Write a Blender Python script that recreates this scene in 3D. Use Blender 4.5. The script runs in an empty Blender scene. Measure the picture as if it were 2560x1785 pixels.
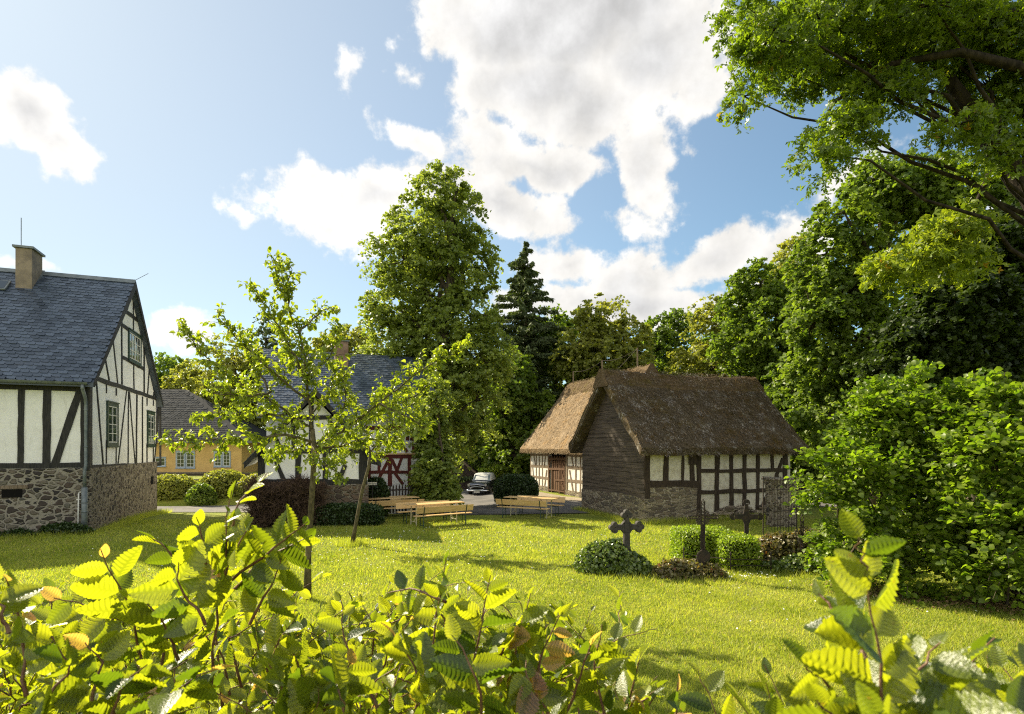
import bpy, math, random
import numpy as np
from mathutils import Vector, Matrix, noise as mnoise
R = math.radians
random.seed(7)
rng = np.random.default_rng(11)
sc = bpy.context.scene
C = sc.collection

# ------------------------------------------------------------------ camera
H, F, HZ = 2.8, 1400.0, 1118.0          # eye height, focal length and horizon measured on the 2560 px photograph
cam = bpy.data.cameras.new("camera"); camo = bpy.data.objects.new("camera", cam); C.objects.link(camo)
camo.location = (0, 0, H); camo.rotation_euler = (R(90), 0, 0)
cam.sensor_width = 36; cam.lens = 36 * F / 2560; cam.shift_y = (HZ - 892.5) / 2560
cam.clip_start = .05; cam.clip_end = 3000
cam.dof.use_dof = True; cam.dof.focus_distance = 8; cam.dof.aperture_fstop = 6.7
sc.camera = camo

# ------------------------------------------------------------------ sun and exposure
SUN_AZ, SUN_EL = -52.5, 37.5            # left of the view direction, height
sd = Vector((math.sin(R(SUN_AZ)) * math.cos(R(SUN_EL)), math.cos(R(SUN_AZ)) * math.cos(R(SUN_EL)), math.sin(R(SUN_EL))))
sun = bpy.data.lights.new("sun", 'SUN'); suno = bpy.data.objects.new("sun", sun); C.objects.link(suno)
sun.energy = 5.0; sun.angle = R(.6); sun.color = (1, .89, .66)
suno.rotation_euler = (-sd).to_track_quat('-Z', 'Y').to_euler()
sc.view_settings.view_transform = 'Standard'; sc.view_settings.look = 'None'
sc.view_settings.exposure = 1.18; sc.view_settings.gamma = 1
sc.cycles.max_bounces = 7; sc.cycles.diffuse_bounces = 3; sc.cycles.glossy_bounces = 2
sc.cycles.transmission_bounces = 4; sc.cycles.transparent_max_bounces = 6
sc.cycles.sample_clamp_indirect = 4
sc.cycles.use_denoising = False; sc.cycles.filter_width = 1.15

# ------------------------------------------------------------------ node helper
class NT:
    def __init__(s, tree): s.t = tree; s.n = tree.nodes; s.l = tree.links
    def new(s, typ, **kw):
        nd = s.n.new(typ)
        for k, v in kw.items(): setattr(nd, k, v)
        return nd
    def put(s, sock, v):
        if v is None: return
        if hasattr(v, 'is_linked') or hasattr(v, 'links'): s.l.new(v, sock)
        else:
            if hasattr(sock.default_value, '__len__') and hasattr(v, '__len__') and len(sock.default_value) == 4 and len(v) == 3: v = (*v, 1)
            sock.default_value = v
    def m(s, op, a, b=None, c=None, clamp=False):
        nd = s.new('ShaderNodeMath', operation=op, use_clamp=clamp)
        s.put(nd.inputs[0], a); s.put(nd.inputs[1], b); s.put(nd.inputs[2], c)
        return nd.outputs[0]
    def mix(s, f, a, b):
        nd = s.new('ShaderNodeMix', data_type='RGBA')
        s.put(nd.inputs[0], f); s.put(nd.inputs[6], a); s.put(nd.inputs[7], b)
        return nd.outputs[2]
    def ramp(s, v, a, b, lo=0., hi=1.):
        nd = s.new('ShaderNodeMapRange', interpolation_type='SMOOTHSTEP')
        s.put(nd.inputs[0], v); nd.inputs[1].default_value = a; nd.inputs[2].default_value = b
        nd.inputs[3].default_value = lo; nd.inputs[4].default_value = hi
        return nd.outputs[0]
    def noise(s, vec, scale, detail=4, rough=.55, dist=0.):
        nd = s.new('ShaderNodeTexNoise'); s.put(nd.inputs['Vector'], vec)
        nd.inputs['Scale'].default_value = scale; nd.inputs['Detail'].default_value = detail
        nd.inputs['Roughness'].default_value = rough; nd.inputs['Distortion'].default_value = dist
        return nd.outputs[0]
    def mapping(s, vec, scale=(1, 1, 1), rot=(0, 0, 0), loc=(0, 0, 0)):
        nd = s.new('ShaderNodeMapping'); s.put(nd.inputs[0], vec)
        nd.inputs['Scale'].default_value = scale; nd.inputs['Rotation'].default_value = rot; nd.inputs['Location'].default_value = loc
        return nd.outputs[0]
    def vor(s, vec, scale, feature='F1', out=0, rand=1):
        nd = s.new('ShaderNodeTexVoronoi', feature=feature); s.put(nd.inputs['Vector'], vec)
        nd.inputs['Scale'].default_value = scale; nd.inputs['Randomness'].default_value = rand
        return nd.outputs[out]

# ------------------------------------------------------------------ world: Nishita sky with clouds
world = bpy.data.worlds.new("World"); sc.world = world; world.use_nodes = True
def build_world():
    t = NT(world.node_tree); t.n.clear()
    out = t.new('ShaderNodeOutputWorld')
    sky = t.new('ShaderNodeTexSky', sky_type='NISHITA', sun_disc=False)
    sky.sun_elevation = R(SUN_EL); sky.sun_rotation = R(SUN_AZ); sky.air_density = 1.0; sky.dust_density = .3; sky.ozone_density = .8
    bg = t.new('ShaderNodeBackground'); tn = t.new('ShaderNodeMix', data_type='RGBA', blend_type='MULTIPLY'); tn.inputs[0].default_value = 1; t.l.new(sky.outputs[0], tn.inputs[6]); tn.inputs[7].default_value = (.86, 1.03, 1, 1); t.l.new(tn.outputs[2], bg.inputs[0]); bg.inputs[1].default_value = .072
    co = t.new('ShaderNodeTexCoord').outputs['Generated']
    sx = t.new('ShaderNodeSeparateXYZ'); t.l.new(co, sx.inputs[0])
    warp = t.noise(co, 7, 4, .6); warp2 = t.noise(t.mapping(co, loc=(3, 7, 1)), 7, 4, .6)
    az = t.m('ARCTAN2', sx.outputs[0], sx.outputs[1]); el = t.m('ARCSINE', sx.outputs[2])
    az = t.m('MULTIPLY_ADD', t.m('SUBTRACT', warp, .5), .09, az)
    el = t.m('MULTIPLY_ADD', t.m('SUBTRACT', warp2, .5), .09, el)
    S = 1.115
    blobs = [(60, 265, 130, 85, 0), (130, 320, 90, 80, 40), (20, 210, 70, 50, 0), (160, 375, 45, 50, 0),
             (1240, 60, 330, 130, 0), (1460, 120, 190, 120, 0), (1200, 190, 190, 110, 0), (1560, 190, 85, 80, 0), (1330, 230, 150, 110, 0), (960, 40, 60, 40, 0),
             (1110, 310, 120, 60, -15), (910, 310, 95, 40, -10), (1200, 370, 190, 70, 0), (1440, 380, 75, 130, 15), (1400, 480, 60, 50, 0),
             (700, 430, 110, 70, 0), (830, 440, 140, 75, 0), (730, 500, 150, 45, -12), (1000, 410, 160, 65, 0), (1130, 460, 170, 55, -10), (560, 470, 45, 16, 0), (820, 545, 70, 40, 0),
             (1280, 610, 110, 50, 0), (1440, 630, 140, 60, 8), (1600, 585, 140, 60, 12), (1760, 560, 90, 60, 0), (1200, 610, 60, 60, 0), (1400, 690, 300, 50, 0), (1230, 680, 120, 50, 0),
             (925, 183, 50, 26, 15), (775, 163, 17, 30, 0), (1900, 400, 110, 55, 25), (380, 760, 70, 60, 0), (60, 600, 100, 14, -5), (1560, 335, 20, 38, 10), (2290, 440, 90, 60, 0)]
    acc = None
    for (x, y, rx, ry, rot) in blobs:
        x *= S; y *= S; rx *= S; ry *= S
        a0 = math.atan((x - 1280) / F); e0 = math.atan((HZ - y) / F * math.cos(a0))
        ra = rx / F * math.cos(a0) ** 2 * 1.12; re = ry / F * math.cos(a0) * math.cos(e0) ** 2 * 1.12
        da = t.m('SUBTRACT', az, a0); de = t.m('SUBTRACT', el, e0)
        if rot:
            c, s_ = math.cos(R(rot)), math.sin(R(rot))
            da, de = t.m('ADD', t.m('MULTIPLY', da, c), t.m('MULTIPLY', de, s_)), t.m('SUBTRACT', t.m('MULTIPLY', de, c), t.m('MULTIPLY', da, s_))
        u = t.m('DIVIDE', da, ra); v = t.m('DIVIDE', de, re)
        d = t.m('SQRT', t.m('MULTIPLY_ADD', u, u, t.m('MULTIPLY', v, v)))
        f = t.m('MULTIPLY', t.m('SUBTRACT', 1., d), math.sqrt(rx * ry) / 105)
        acc = f if acc is None else t.new('ShaderNodeMath', operation='SMOOTH_MAX') and t.m('SMOOTH_MAX', acc, f, .22)
    # fluffy edges; half cloudy behind the camera, unseen and brightened to light shaded walls
    fine = t.noise(co, 11, 10, .62)
    puff = t.vor(t.mapping(co, scale=(1, 1, 1.2)), 15, 'SMOOTH_F1')
    k = t.m('ADD', acc, t.m('MULTIPLY', t.m('SUBTRACT', fine, .5), 2.3))
    k = t.m('ADD', k, t.m('MULTIPLY', t.m('SUBTRACT', .42, puff), .5))
    mask = t.ramp(k, -.02, .36)
    behind = t.ramp(sx.outputs[1], .1, -.3)
    mask = t.m('MAXIMUM', mask, t.m('MULTIPLY', behind, t.ramp(warp, .4, .52)))
    mask = t.m('MULTIPLY', mask, t.ramp(sx.outputs[2], -.02, .02))
    dotn = t.new('ShaderNodeVectorMath', operation='DOT_PRODUCT'); t.l.new(co, dotn.inputs[0]); dotn.inputs[1].default_value = sd
    veil = t.m('POWER', t.m('MAXIMUM', dotn.outputs['Value'], 0.), 2.2)
    # shade: thick middles grey, sun side bright
    sdn = (sd.x * .035, sd.y * .035, sd.z * .035)
    n2 = t.noise(t.mapping(co, loc=sdn), 11, 8, .6); n1 = t.noise(co, 11, 8, .6)
    rel = t.m('MULTIPLY', t.m('SUBTRACT', n1, n2), .75)
    thick = t.ramp(k, .25, 1.5)
    lum = t.m('SUBTRACT', t.m('ADD', 1.0, rel), t.m('MULTIPLY', thick, t.ramp(t.noise(co, 3.2, 3), .38, .62, .08, .38)))
    cc = t.mix(thick, (1.0, .975, .93), (.96, .955, .95))
    cb = t.new('ShaderNodeBackground'); t.l.new(cc, cb.inputs[0])
    t.l.new(t.m('MULTIPLY', t.m('MULTIPLY', t.m('MAXIMUM', lum, .35), .42), t.m('MULTIPLY_ADD', veil, .3, t.m('MULTIPLY_ADD', behind, .55, .98))), cb.inputs[1])
    # thin bright veil that the sun lights around itself
    low = t.ramp(sx.outputs[2], .65, .0)
    vf = t.m('MULTIPLY', veil, t.m('MULTIPLY_ADD', low, .25, .62))
    vb = t.new('ShaderNodeBackground'); vb.inputs[0].default_value = (.93, .97, 1, 1); vb.inputs[1].default_value = .36
    mx0 = t.new('ShaderNodeMixShader'); t.l.new(vf, mx0.inputs[0]); t.l.new(bg.outputs[0], mx0.inputs[1]); t.l.new(vb.outputs[0], mx0.inputs[2])
    mx = t.new('ShaderNodeMixShader'); t.l.new(mask, mx.inputs[0]); t.l.new(mx0.outputs[0], mx.inputs[1]); t.l.new(cb.outputs[0], mx.inputs[2])
    t.l.new(mx.outputs[0], out.inputs[0])
build_world()
world.cycles.sampling_method = 'MANUAL'; world.cycles.sample_map_resolution = 512

# ------------------------------------------------------------------ materials
def mat(name, fn, rough=.85, spec=.3, metal=0, coord='Object'):
    """fn(t, co) -> colour, height or None, bump distance"""
    m = bpy.data.materials.new(name); m.use_nodes = True
    t = NT(m.node_tree); p = t.n['Principled BSDF']
    co = t.new('ShaderNodeTexCoord').outputs[coord]
    r = fn(t, co)
    col, h, dist = (r + (None, .01))[:3] if isinstance(r, tuple) and len(r) < 3 and not isinstance(r[0], float) else (r if isinstance(r, tuple) and not isinstance(r[0], float) else (r, None, .01))
    t.put(p.inputs['Base Color'], col)
    p.inputs['Roughness'].default_value = rough; p.inputs['Specular IOR Level'].default_value = spec; p.inputs['Metallic'].default_value = metal
    if h is not None:
        b = t.new('ShaderNodeBump'); b.inputs['Distance'].default_value = dist; b.inputs['Strength'].default_value = 1
        t.put(b.inputs['Height'], h); t.l.new(b.outputs[0], p.inputs['Normal'])
    return m
def noisy(a, b, scale, detail=5, bump=.004, stretch=(1, 1, 1)):
    def f(t, co):
        v = t.mapping(co, scale=stretch); n = t.noise(v, scale, detail, .6)
        return t.mix(t.ramp(n, .3, .7), a, b), t.noise(v, scale * 4, 4), bump
    return f
M = {}
M['plaster'] = mat('plaster_white', lambda t, co: (t.mix(t.ramp(t.noise(t.mapping(co, scale=(3, 3, .5)), 2.2, 7, .7), .52, .72, 0, .55), t.mix(t.ramp(t.noise(co, 1.3, 6, .65), .4, .75), (.81, .795, .75), (.71, .69, .63)), (.5, .47, .41)), t.m('ADD', t.m('MULTIPLY', t.noise(co, 22, 3), .35), t.m('MULTIPLY', t.noise(co, 3, 3), 2.)), .012), .9, .2)
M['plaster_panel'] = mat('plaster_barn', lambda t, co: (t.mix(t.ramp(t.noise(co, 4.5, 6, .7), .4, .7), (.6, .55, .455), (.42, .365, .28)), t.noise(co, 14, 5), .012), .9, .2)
M['plaster_lit'] = mat('limewash', lambda t, co: (t.mix(t.ramp(t.noise(co, 3, 5), .4, .7), (.72, .69, .62), (.6, .56, .48)), t.noise(co, 14, 5), .008), .9, .2)
M['black_timber'] = mat('black_timber', noisy((.012, .012, .011), (.04, .037, .033), 5, 5, .006, (6, 6, .6)), .7, .3)
M['brown_timber'] = mat('brown_timber', noisy((.025, .017, .012), (.07, .05, .036), 6, 5, .01, (5, 5, .7)), .85, .2)
M['grey_timber'] = mat('weathered_timber', noisy((.12, .09, .06), (.26, .2, .14), 6, 5, .01, (5, 5, .7)), .9, .15)
M['red_timber'] = mat('oxblood_timber', noisy((.085, .02, .014), (.145, .034, .024), 5, 5, .005, (4, 4, .6)), .75, .25)
M['gate_wood'] = mat('gate_wood', noisy((.07, .035, .018), (.16, .09, .05), 5, 5, .01, (7, 7, .5)), .85, .2)
M['green_paint'] = mat('dark_green_paint', noisy((.016, .035, .022), (.03, .055, .036), 8), .5, .4)
M['white_paint'] = mat('white_paint', noisy((.75, .74, .68), (.62, .6, .54), 9), .5, .4)
M['blue_paint'] = mat('blue_grey_paint', noisy((.25, .32, .4), (.35, .42, .5), 9), .5, .4)
M['yellow'] = mat('ochre_render', noisy((.66, .44, .17), (.56, .36, .13), 1.2, 6), .9, .2)
M['zinc'] = mat('zinc_sheet', noisy((.1, .12, .12), (.2, .22, .22), 4, 6, .001), .5, .5, .3)
M['chimney'] = mat('chimney_render', noisy((.3, .24, .18), (.17, .14, .11), 2.5, 6, .008), .9, .2)
M['chimney_brown'] = mat('chimney_brick_render', noisy((.3, .2, .14), (.17, .11, .08), 3, 6, .008), .9, .2)
M['iron'] = mat('rusty_iron', noisy((.02, .018, .017), (.055, .036, .027), 14, 6, .003), .7, .35, .2)
M['dark_stone'] = mat('dark_cast_stone', noisy((.03, .027, .025), (.07, .062, .055), 10, 6, .004), .75, .3)
M['dark_hole'] = mat('dark_recess', lambda t, co: (.01, .009, .008), 1, .1)
M['asphalt'] = mat('asphalt', lambda t, co: (t.mix(t.ramp(t.noise(co, .6, 6, .7), .35, .7), (.1, .095, .09), (.18, .165, .15)), t.noise(co, 40, 4), .01), .9, .2, coord='Object')
M['pine'] = mat('varnished_pine', lambda t, co: (t.mix(t.ramp(t.noise(t.mapping(co, scale=(.5, 9, 9)), 5, 5, .6), .3, .7), (.5, .31, .12), (.66, .46, .22)), None, 0), .45, .4)
M['leg_metal'] = mat('green_steel', noisy((.012, .035, .025), (.02, .05, .035), 9), .45, .5)
M['gravel'] = mat('pale_gravel', lambda t, co: (t.mix(t.ramp(t.noise(co, 3, 6, .7), .35, .7), (.34, .28, .2), (.24, .2, .14)), t.noise(co, 30, 4), .02), .95, .1)
M['chrome'] = mat('chrome', lambda t, co: (.75, .77, .8), .15, .5, 1)
M['car_black'] = mat('black_car_paint', lambda t, co: (.012, .013, .018), .12, .6)
M['car_white'] = mat('cream_car_paint', lambda t, co: (.62, .62, .58), .2, .6)
M['rubber'] = mat('tyre_rubber', noisy((.012, .012, .012), (.03, .03, .03), 20), .9, .2)
M['bark'] = mat('bark', lambda t, co: (t.mix(t.ramp(t.noise(t.mapping(co, scale=(1, 1, .25)), 9, 6, .65), .3, .7), (.035, .028, .02), (.13, .105, .075)), t.noise(t.mapping(co, scale=(1, 1, .2)), 14, 6), .03), .95, .1)
M['bark_dark'] = mat('dark_bark', noisy((.012, .01, .008), (.045, .036, .026), 9, 6, .02, (1, 1, .3)), .95, .1)
M['young_bark'] = mat('young_bark', lambda t, co: (t.mix(t.ramp(t.noise(t.mapping(co, scale=(1, 1, .5)), 12, 6, .65), .35, .65), (.05, .042, .02), (.14, .115, .06)), t.noise(co, 30, 5), .006), .85, .2)
M['twig'] = mat('reddish_twig', noisy((.12, .05, .03), (.2, .11, .06), 30), .5, .4)
M['brush'] = mat('dry_brushwood', noisy((.04, .025, .018), (.14, .09, .058), 6), .9, .15)

def glass_mat():
    m = bpy.data.materials.new('window_glass'); m.use_nodes = True
    p = m.node_tree.nodes['Principled BSDF']
    p.inputs['Base Color'].default_value = (.025, .035, .04, 1); p.inputs['Roughness'].default_value = .06; p.inputs['Specular IOR Level'].default_value = .9
    return m
M['glass'] = glass_mat()

def rubble(name, scale, light, dark, mortar, wm=.05, stretch=(1, 1, 1.5), frac=.5):
    def f(t, co):
        v0 = t.mapping(co, scale=stretch)
        w = t.new('ShaderNodeTexNoise'); t.l.new(v0, w.inputs['Vector']); w.inputs['Scale'].default_value = 2.6; w.inputs['Detail'].default_value = 3
        va = t.new('ShaderNodeVectorMath', operation='MULTIPLY_ADD'); t.l.new(w.outputs['Color'], va.inputs[0]); va.inputs[1].default_value = (.36, .36, .36); t.l.new(v0, va.inputs[2])
        v = va.outputs[0]
        e = t.vor(v, scale, 'DISTANCE_TO_EDGE'); cell = t.vor(v, scale, 'F1', 1)
        s = t.new('ShaderNodeSeparateColor'); t.l.new(cell, s.inputs[0])
        mort = t.ramp(t.m('ADD', e, t.m('MULTIPLY', t.m('SUBTRACT', t.noise(v, 14, 4), .5), .05)), wm, wm + .05)
        st = t.mix(t.ramp(s.outputs[0], frac - .06, frac + .06), dark, light)
        st = t.mix(t.m('MULTIPLY', s.outputs[1], .6), st, (.16, .11, .075))
        st = t.mix(t.ramp(t.noise(v, 9, 6, .7), .35, .75, 0, .55), st, (.05, .045, .04))
        col = t.mix(mort, t.mix(t.noise(v, 6, 5), mortar, tuple(c * .55 for c in mortar)), st)
        hgt = t.m('ADD', t.m('MULTIPLY', t.ramp(e, wm - .03, wm + .1), t.m('MULTIPLY_ADD', s.outputs[2], .8, .4)), t.m('MULTIPLY', t.noise(v, 12, 6), .35))
        return col, hgt, .06
    return mat(name, f, .9, .2)
M['rubble_dark'] = rubble('basalt_rubble', 4.0, (.165, .155, .12), (.02, .022, .026), (.33, .295, .235), .1, (1, 1, 1.6), .57)
M['rubble_side'] = rubble('basalt_rubble_side', 4.6, (.22, .19, .14), (.04, .038, .036), (.31, .265, .2), .1, (1, 1, 1.3), .5)
M['rubble_barn'] = rubble('slate_rubble', 3.2, (.31, .255, .175), (.12, .1, .08), (.5, .43, .32), .03, (1, 1, 3.0), .4)
M['rubble_brown'] = rubble('sandstone_rubble', 3.0, (.17, .12, .075), (.08, .06, .045), (.28, .24, .17), .035, (1, 1, 1.8), .4)

def slate_fn(t, co):
    g = t.new('ShaderNodeAttribute', attribute_name='rnd').outputs['Fac']
    c = t.mix(g, (.026, .037, .054), (.08, .103, .14))
    return t.mix(t.ramp(t.noise(co, 3, 6), .5, .8, 0, .25), c, (.1, .1, .105)), t.noise(co, 30, 4), .003
M['slate'] = mat('roof_slate', slate_fn, .42, .55)
M['slate_dull'] = mat('old_roof_slate', lambda t, co: (t.mix(t.new('ShaderNodeAttribute', attribute_name='rnd').outputs['Fac'], (.022, .024, .026), (.05, .052, .056)), None, 0), .85, .15)
def thatch_fn(warm, moss, grey):
    def f(t, co):
        v = t.mapping(co, scale=(1, 1, .35))
        n = t.noise(v, 26, 6, .7)
        c = t.mix(t.ramp(n, .3, .7), tuple(x * .45 for x in warm), warm)
        c = t.mix(t.ramp(t.noise(co, 1.4, 6, .7), .5, .66, 0, .85), c, moss)
        c = t.mix(t.m('MULTIPLY', t.ramp(t.noise(co, 2.1, 7, .75), .52, .62), t.ramp(t.noise(v, 18, 3), .42, .6)), c, grey)
        return c, t.m('ADD', n, t.noise(co, 6, 5)), .07
    return f
M['thatch_lit'] = mat('straw_thatch', thatch_fn((.41, .3, .19), (.34, .21, .09), (.45, .35, .25)), .95, .05)
M['thatch_moss'] = mat('mossy_thatch', thatch_fn((.15, .115, .075), (.1, .07, .02), (.36, .33, .29)), .95, .05)
M['thatch_ridge'] = mat('ridge_moss', thatch_fn((.2, .14, .08), (.13, .1, .03), (.2, .15, .1)), .95, .05)
def vcol_mat(name, a, b):
    def f(t, co):
        g = t.new('ShaderNodeAttribute', attribute_name='rnd').outputs['Fac']
        return t.mix(g, a, b), None, 0
    return mat(name, f, .9, .1)
M['straw'] = vcol_mat('loose_straw', (.15, .1, .05), (.42, .32, .2))
def straw_moss_fn(t, co):
    g = t.new('ShaderNodeAttribute', attribute_name='rnd').outputs['Fac']
    c = t.mix(g, (.055, .04, .024), (.235, .185, .12))
    c = t.mix(t.ramp(t.noise(co, 1.1, 6, .7), .46, .58, 0, .9), c, t.mix(g, (.05, .028, .008), (.22, .125, .035)))
    gm = t.m('MULTIPLY', t.ramp(t.noise(t.mapping(co, loc=(4, 2, 1)), 1.8, 7, .75), .5, .62), t.ramp(t.noise(t.mapping(co, scale=(2.4, 1, .9)), 7, 4), .45, .58))
    return t.mix(gm, c, (.5, .46, .42)), None, 0
M['straw_moss'] = mat('loose_mossy_straw', straw_moss_fn, .95, .05)
M['litter'] = vcol_mat('leaf_litter', (.12, .07, .035), (.4, .27, .14))

def leafmat(name, dark, light, rare=None, trans=.45, rough=.42, spec=.45, tint=(1.0, 1.15, .35), vein=False):
    m = bpy.data.materials.new(name); m.use_nodes = True
    t = NT(m.node_tree); p = t.n['Principled BSDF']; out = t.n['Material Output']
    g = t.new('ShaderNodeAttribute', attribute_name='rnd').outputs['Fac']
    c = t.mix(g, dark, light)
    if rare: c = t.mix(t.ramp(g, .94, .96), c, rare)
    if vein:
        vn = t.new('ShaderNodeAttribute', attribute_name='vein').outputs['Fac']; oc = t.new('ShaderNodeTexCoord').outputs['Object']
        c = t.mix(t.m('MULTIPLY', t.ramp(vn, .5, 1.), .5), c, t.mix(g, (.03, .055, .006), (.075, .1, .01)))
        c = t.mix(t.ramp(t.noise(oc, 90, 4), .66, .74, 0, .7), c, (.16, .1, .03))
    t.put(p.inputs['Base Color'], c); p.inputs['Roughness'].default_value = rough; p.inputs['Specular IOR Level'].default_value = spec
    tr = t.new('ShaderNodeBsdfTranslucent')
    mul = t.new('ShaderNodeMix', data_type='RGBA', blend_type='MULTIPLY'); mul.inputs[0].default_value = 1
    t.l.new(c, mul.inputs[6]); mul.inputs[7].default_value = (*[x * 1.9 for x in tint], 1)
    t.l.new(mul.outputs[2], tr.inputs[0])
    if vein:
        b = t.new('ShaderNodeBump'); b.inputs['Distance'].default_value = .0012
        t.put(b.inputs['Height'], t.noise(t.new('ShaderNodeTexCoord').outputs['Object'], 260, 3)); t.l.new(b.outputs[0], p.inputs['Normal'])
    mx = t.new('ShaderNodeMixShader'); mx.inputs[0].default_value = trans
    t.l.new(p.outputs[0], mx.inputs[1]); t.l.new(tr.outputs[0], mx.inputs[2]); t.l.new(mx.outputs[0], out.inputs[0])
    return m
M['leaf_horn'] = leafmat('hornbeam_leaf', (0.05, 0.09, 0.014), (0.27, 0.31, 0.03), (.36, .24, .16), .6, .34, 1.0, (1.45, 1.3, .25), True)
M['leaf_shade'] = leafmat('deep_green_leaf', (.018, .034, .008), (.055, .08, .016), None, .3, .5, .3, (1.1, 1.2, .35))  # darker greens put the shade of the right-hand wood into the leaf colour
M['leaf_apple'] = leafmat('apple_leaf', (0.1, 0.14, 0.02), (0.26, 0.29, 0.045), None, .48, .4, .5, (1.2, 1.25, .3))
M['leaf_maple'] = leafmat('maple_leaf', (0.055, 0.095, 0.012), (0.17, 0.225, 0.026), (.25, .15, .02), .48, .4, .4, (1.15, 1.2, .25))
M['leaf_gold'] = leafmat('golden_maple_leaf', (0.09, 0.15, 0.016), (0.24, 0.29, 0.035), (.35, .2, .02), .45, .45, .3, (1.1, 1.05, .25))
M['leaf_lime'] = leafmat('linden_leaf', (0.09, 0.13, 0.026), (0.28, 0.33, 0.075), None, .4, .5, .35, (1.1, 1.1, .4))
M['leaf_wood'] = leafmat('woodland_leaf', (0.065, 0.11, 0.02), (0.19, 0.24, 0.038), None, .4, .5, .3, (1.1, 1.2, .35))
M['leaf_pale'] = leafmat('pale_woodland_leaf', (0.15, 0.18, 0.035), (0.3, 0.3, 0.07), None, .4, .5, .3, (1.1, 1.1, .4))
M['leaf_needle'] = leafmat('spruce_needle', (0.05, 0.07, 0.03), (0.13, 0.16, 0.06), None, .15, .6, .2)
M['leaf_hazel'] = leafmat('hazel_leaf', (0.045, 0.09, 0.01), (0.23, 0.28, 0.035), None, .45, .42, .4, (1.05, 1.25, .28))
M['leaf_ivy'] = leafmat('ivy_leaf', (0.06, 0.1, 0.02), (0.17, 0.21, 0.05), None, .25, .3, .6)
M['leaf_ivy_dry'] = leafmat('faded_ivy_leaf', (.1, .075, .03), (.2, .18, .07), (.2, .07, .03), .25, .4, .45)
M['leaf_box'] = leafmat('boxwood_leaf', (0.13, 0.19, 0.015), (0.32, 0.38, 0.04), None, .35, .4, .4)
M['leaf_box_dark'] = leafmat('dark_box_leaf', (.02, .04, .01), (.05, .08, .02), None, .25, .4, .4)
M['grass_blade'] = leafmat('grass_blade', (0.195, 0.24, 0.03), (0.44, 0.44, 0.095), (.42, .34, .14), .42, .5, .25, (1.05, 1.1, .35))
M['petal'] = mat('white_petal', lambda t, co: (.8, .8, .75), .7, .2)

def lawn_fn(t, co):
    n = t.noise(co, .35, 6, .65); d = t.noise(co, 1.7, 6, .7); fine = t.noise(co, 45, 4, .7)
    c = t.mix(t.ramp(n, .35, .68), (.2, .25, .028), (.29, .31, .05))
    c = t.mix(t.ramp(d, .52, .72, 0, .6), c, (.36, .28, .1))
    c = t.mix(t.ramp(fine, .35, .65, 0, .5), c, (.12, .15, .015))
    c = t.mix(t.ramp(t.noise(co, 5, 5, .7), .58, .7, 0, .6), c, (.34, .27, .12))
    return c, t.m('ADD', fine, t.m('MULTIPLY', t.noise(co, 9, 4), .8)), .05
M['lawn'] = mat('lawn', lawn_fn, .9, .15)

# ------------------------------------------------------------------ mesh helpers
def link(name, me, parent=None, mats=()):
    o = bpy.data.objects.new(name, me); C.objects.link(o)
    for m_ in mats: me.materials.append(m_)
    if parent is not None: o.parent = parent
    return o
def arrays_mesh(name, V, Q, rnd=None, smooth=False, T=None):
    """V (n,3), Q (m,4) quads, T (k,3) triangles"""
    me = bpy.data.meshes.new(name); V = np.asarray(V, np.float32)
    loops = []; starts = []; pos = 0; 
    if Q is not None and len(Q):
        Q = np.asarray(Q, np.int32); loops.append(Q.ravel()); starts.append(np.arange(len(Q)) * 4 + pos); pos += len(Q) * 4
    if T is not None and len(T):
        T = np.asarray(T, np.int32); loops.append(T.ravel()); starts.append(np.arange(len(T)) * 3 + pos); pos += len(T) * 3
    L = np.concatenate(loops); S_ = np.concatenate(starts)
    me.vertices.add(len(V)); me.vertices.foreach_set('co', V.ravel())
    me.loops.add(len(L)); me.loops.foreach_set('vertex_index', L)
    me.polygons.add(len(S_)); me.polygons.foreach_set('loop_start', S_.astype(np.int32))
    me.update(calc_edges=True)
    if rnd is not None:
        a = me.attributes.new('rnd', 'FLOAT', 'POINT'); a.data.foreach_set('value', np.asarray(rnd, np.float32))
    if smooth: me.polygons.foreach_set('use_smooth', np.ones(len(S_), bool))
    return me
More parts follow.
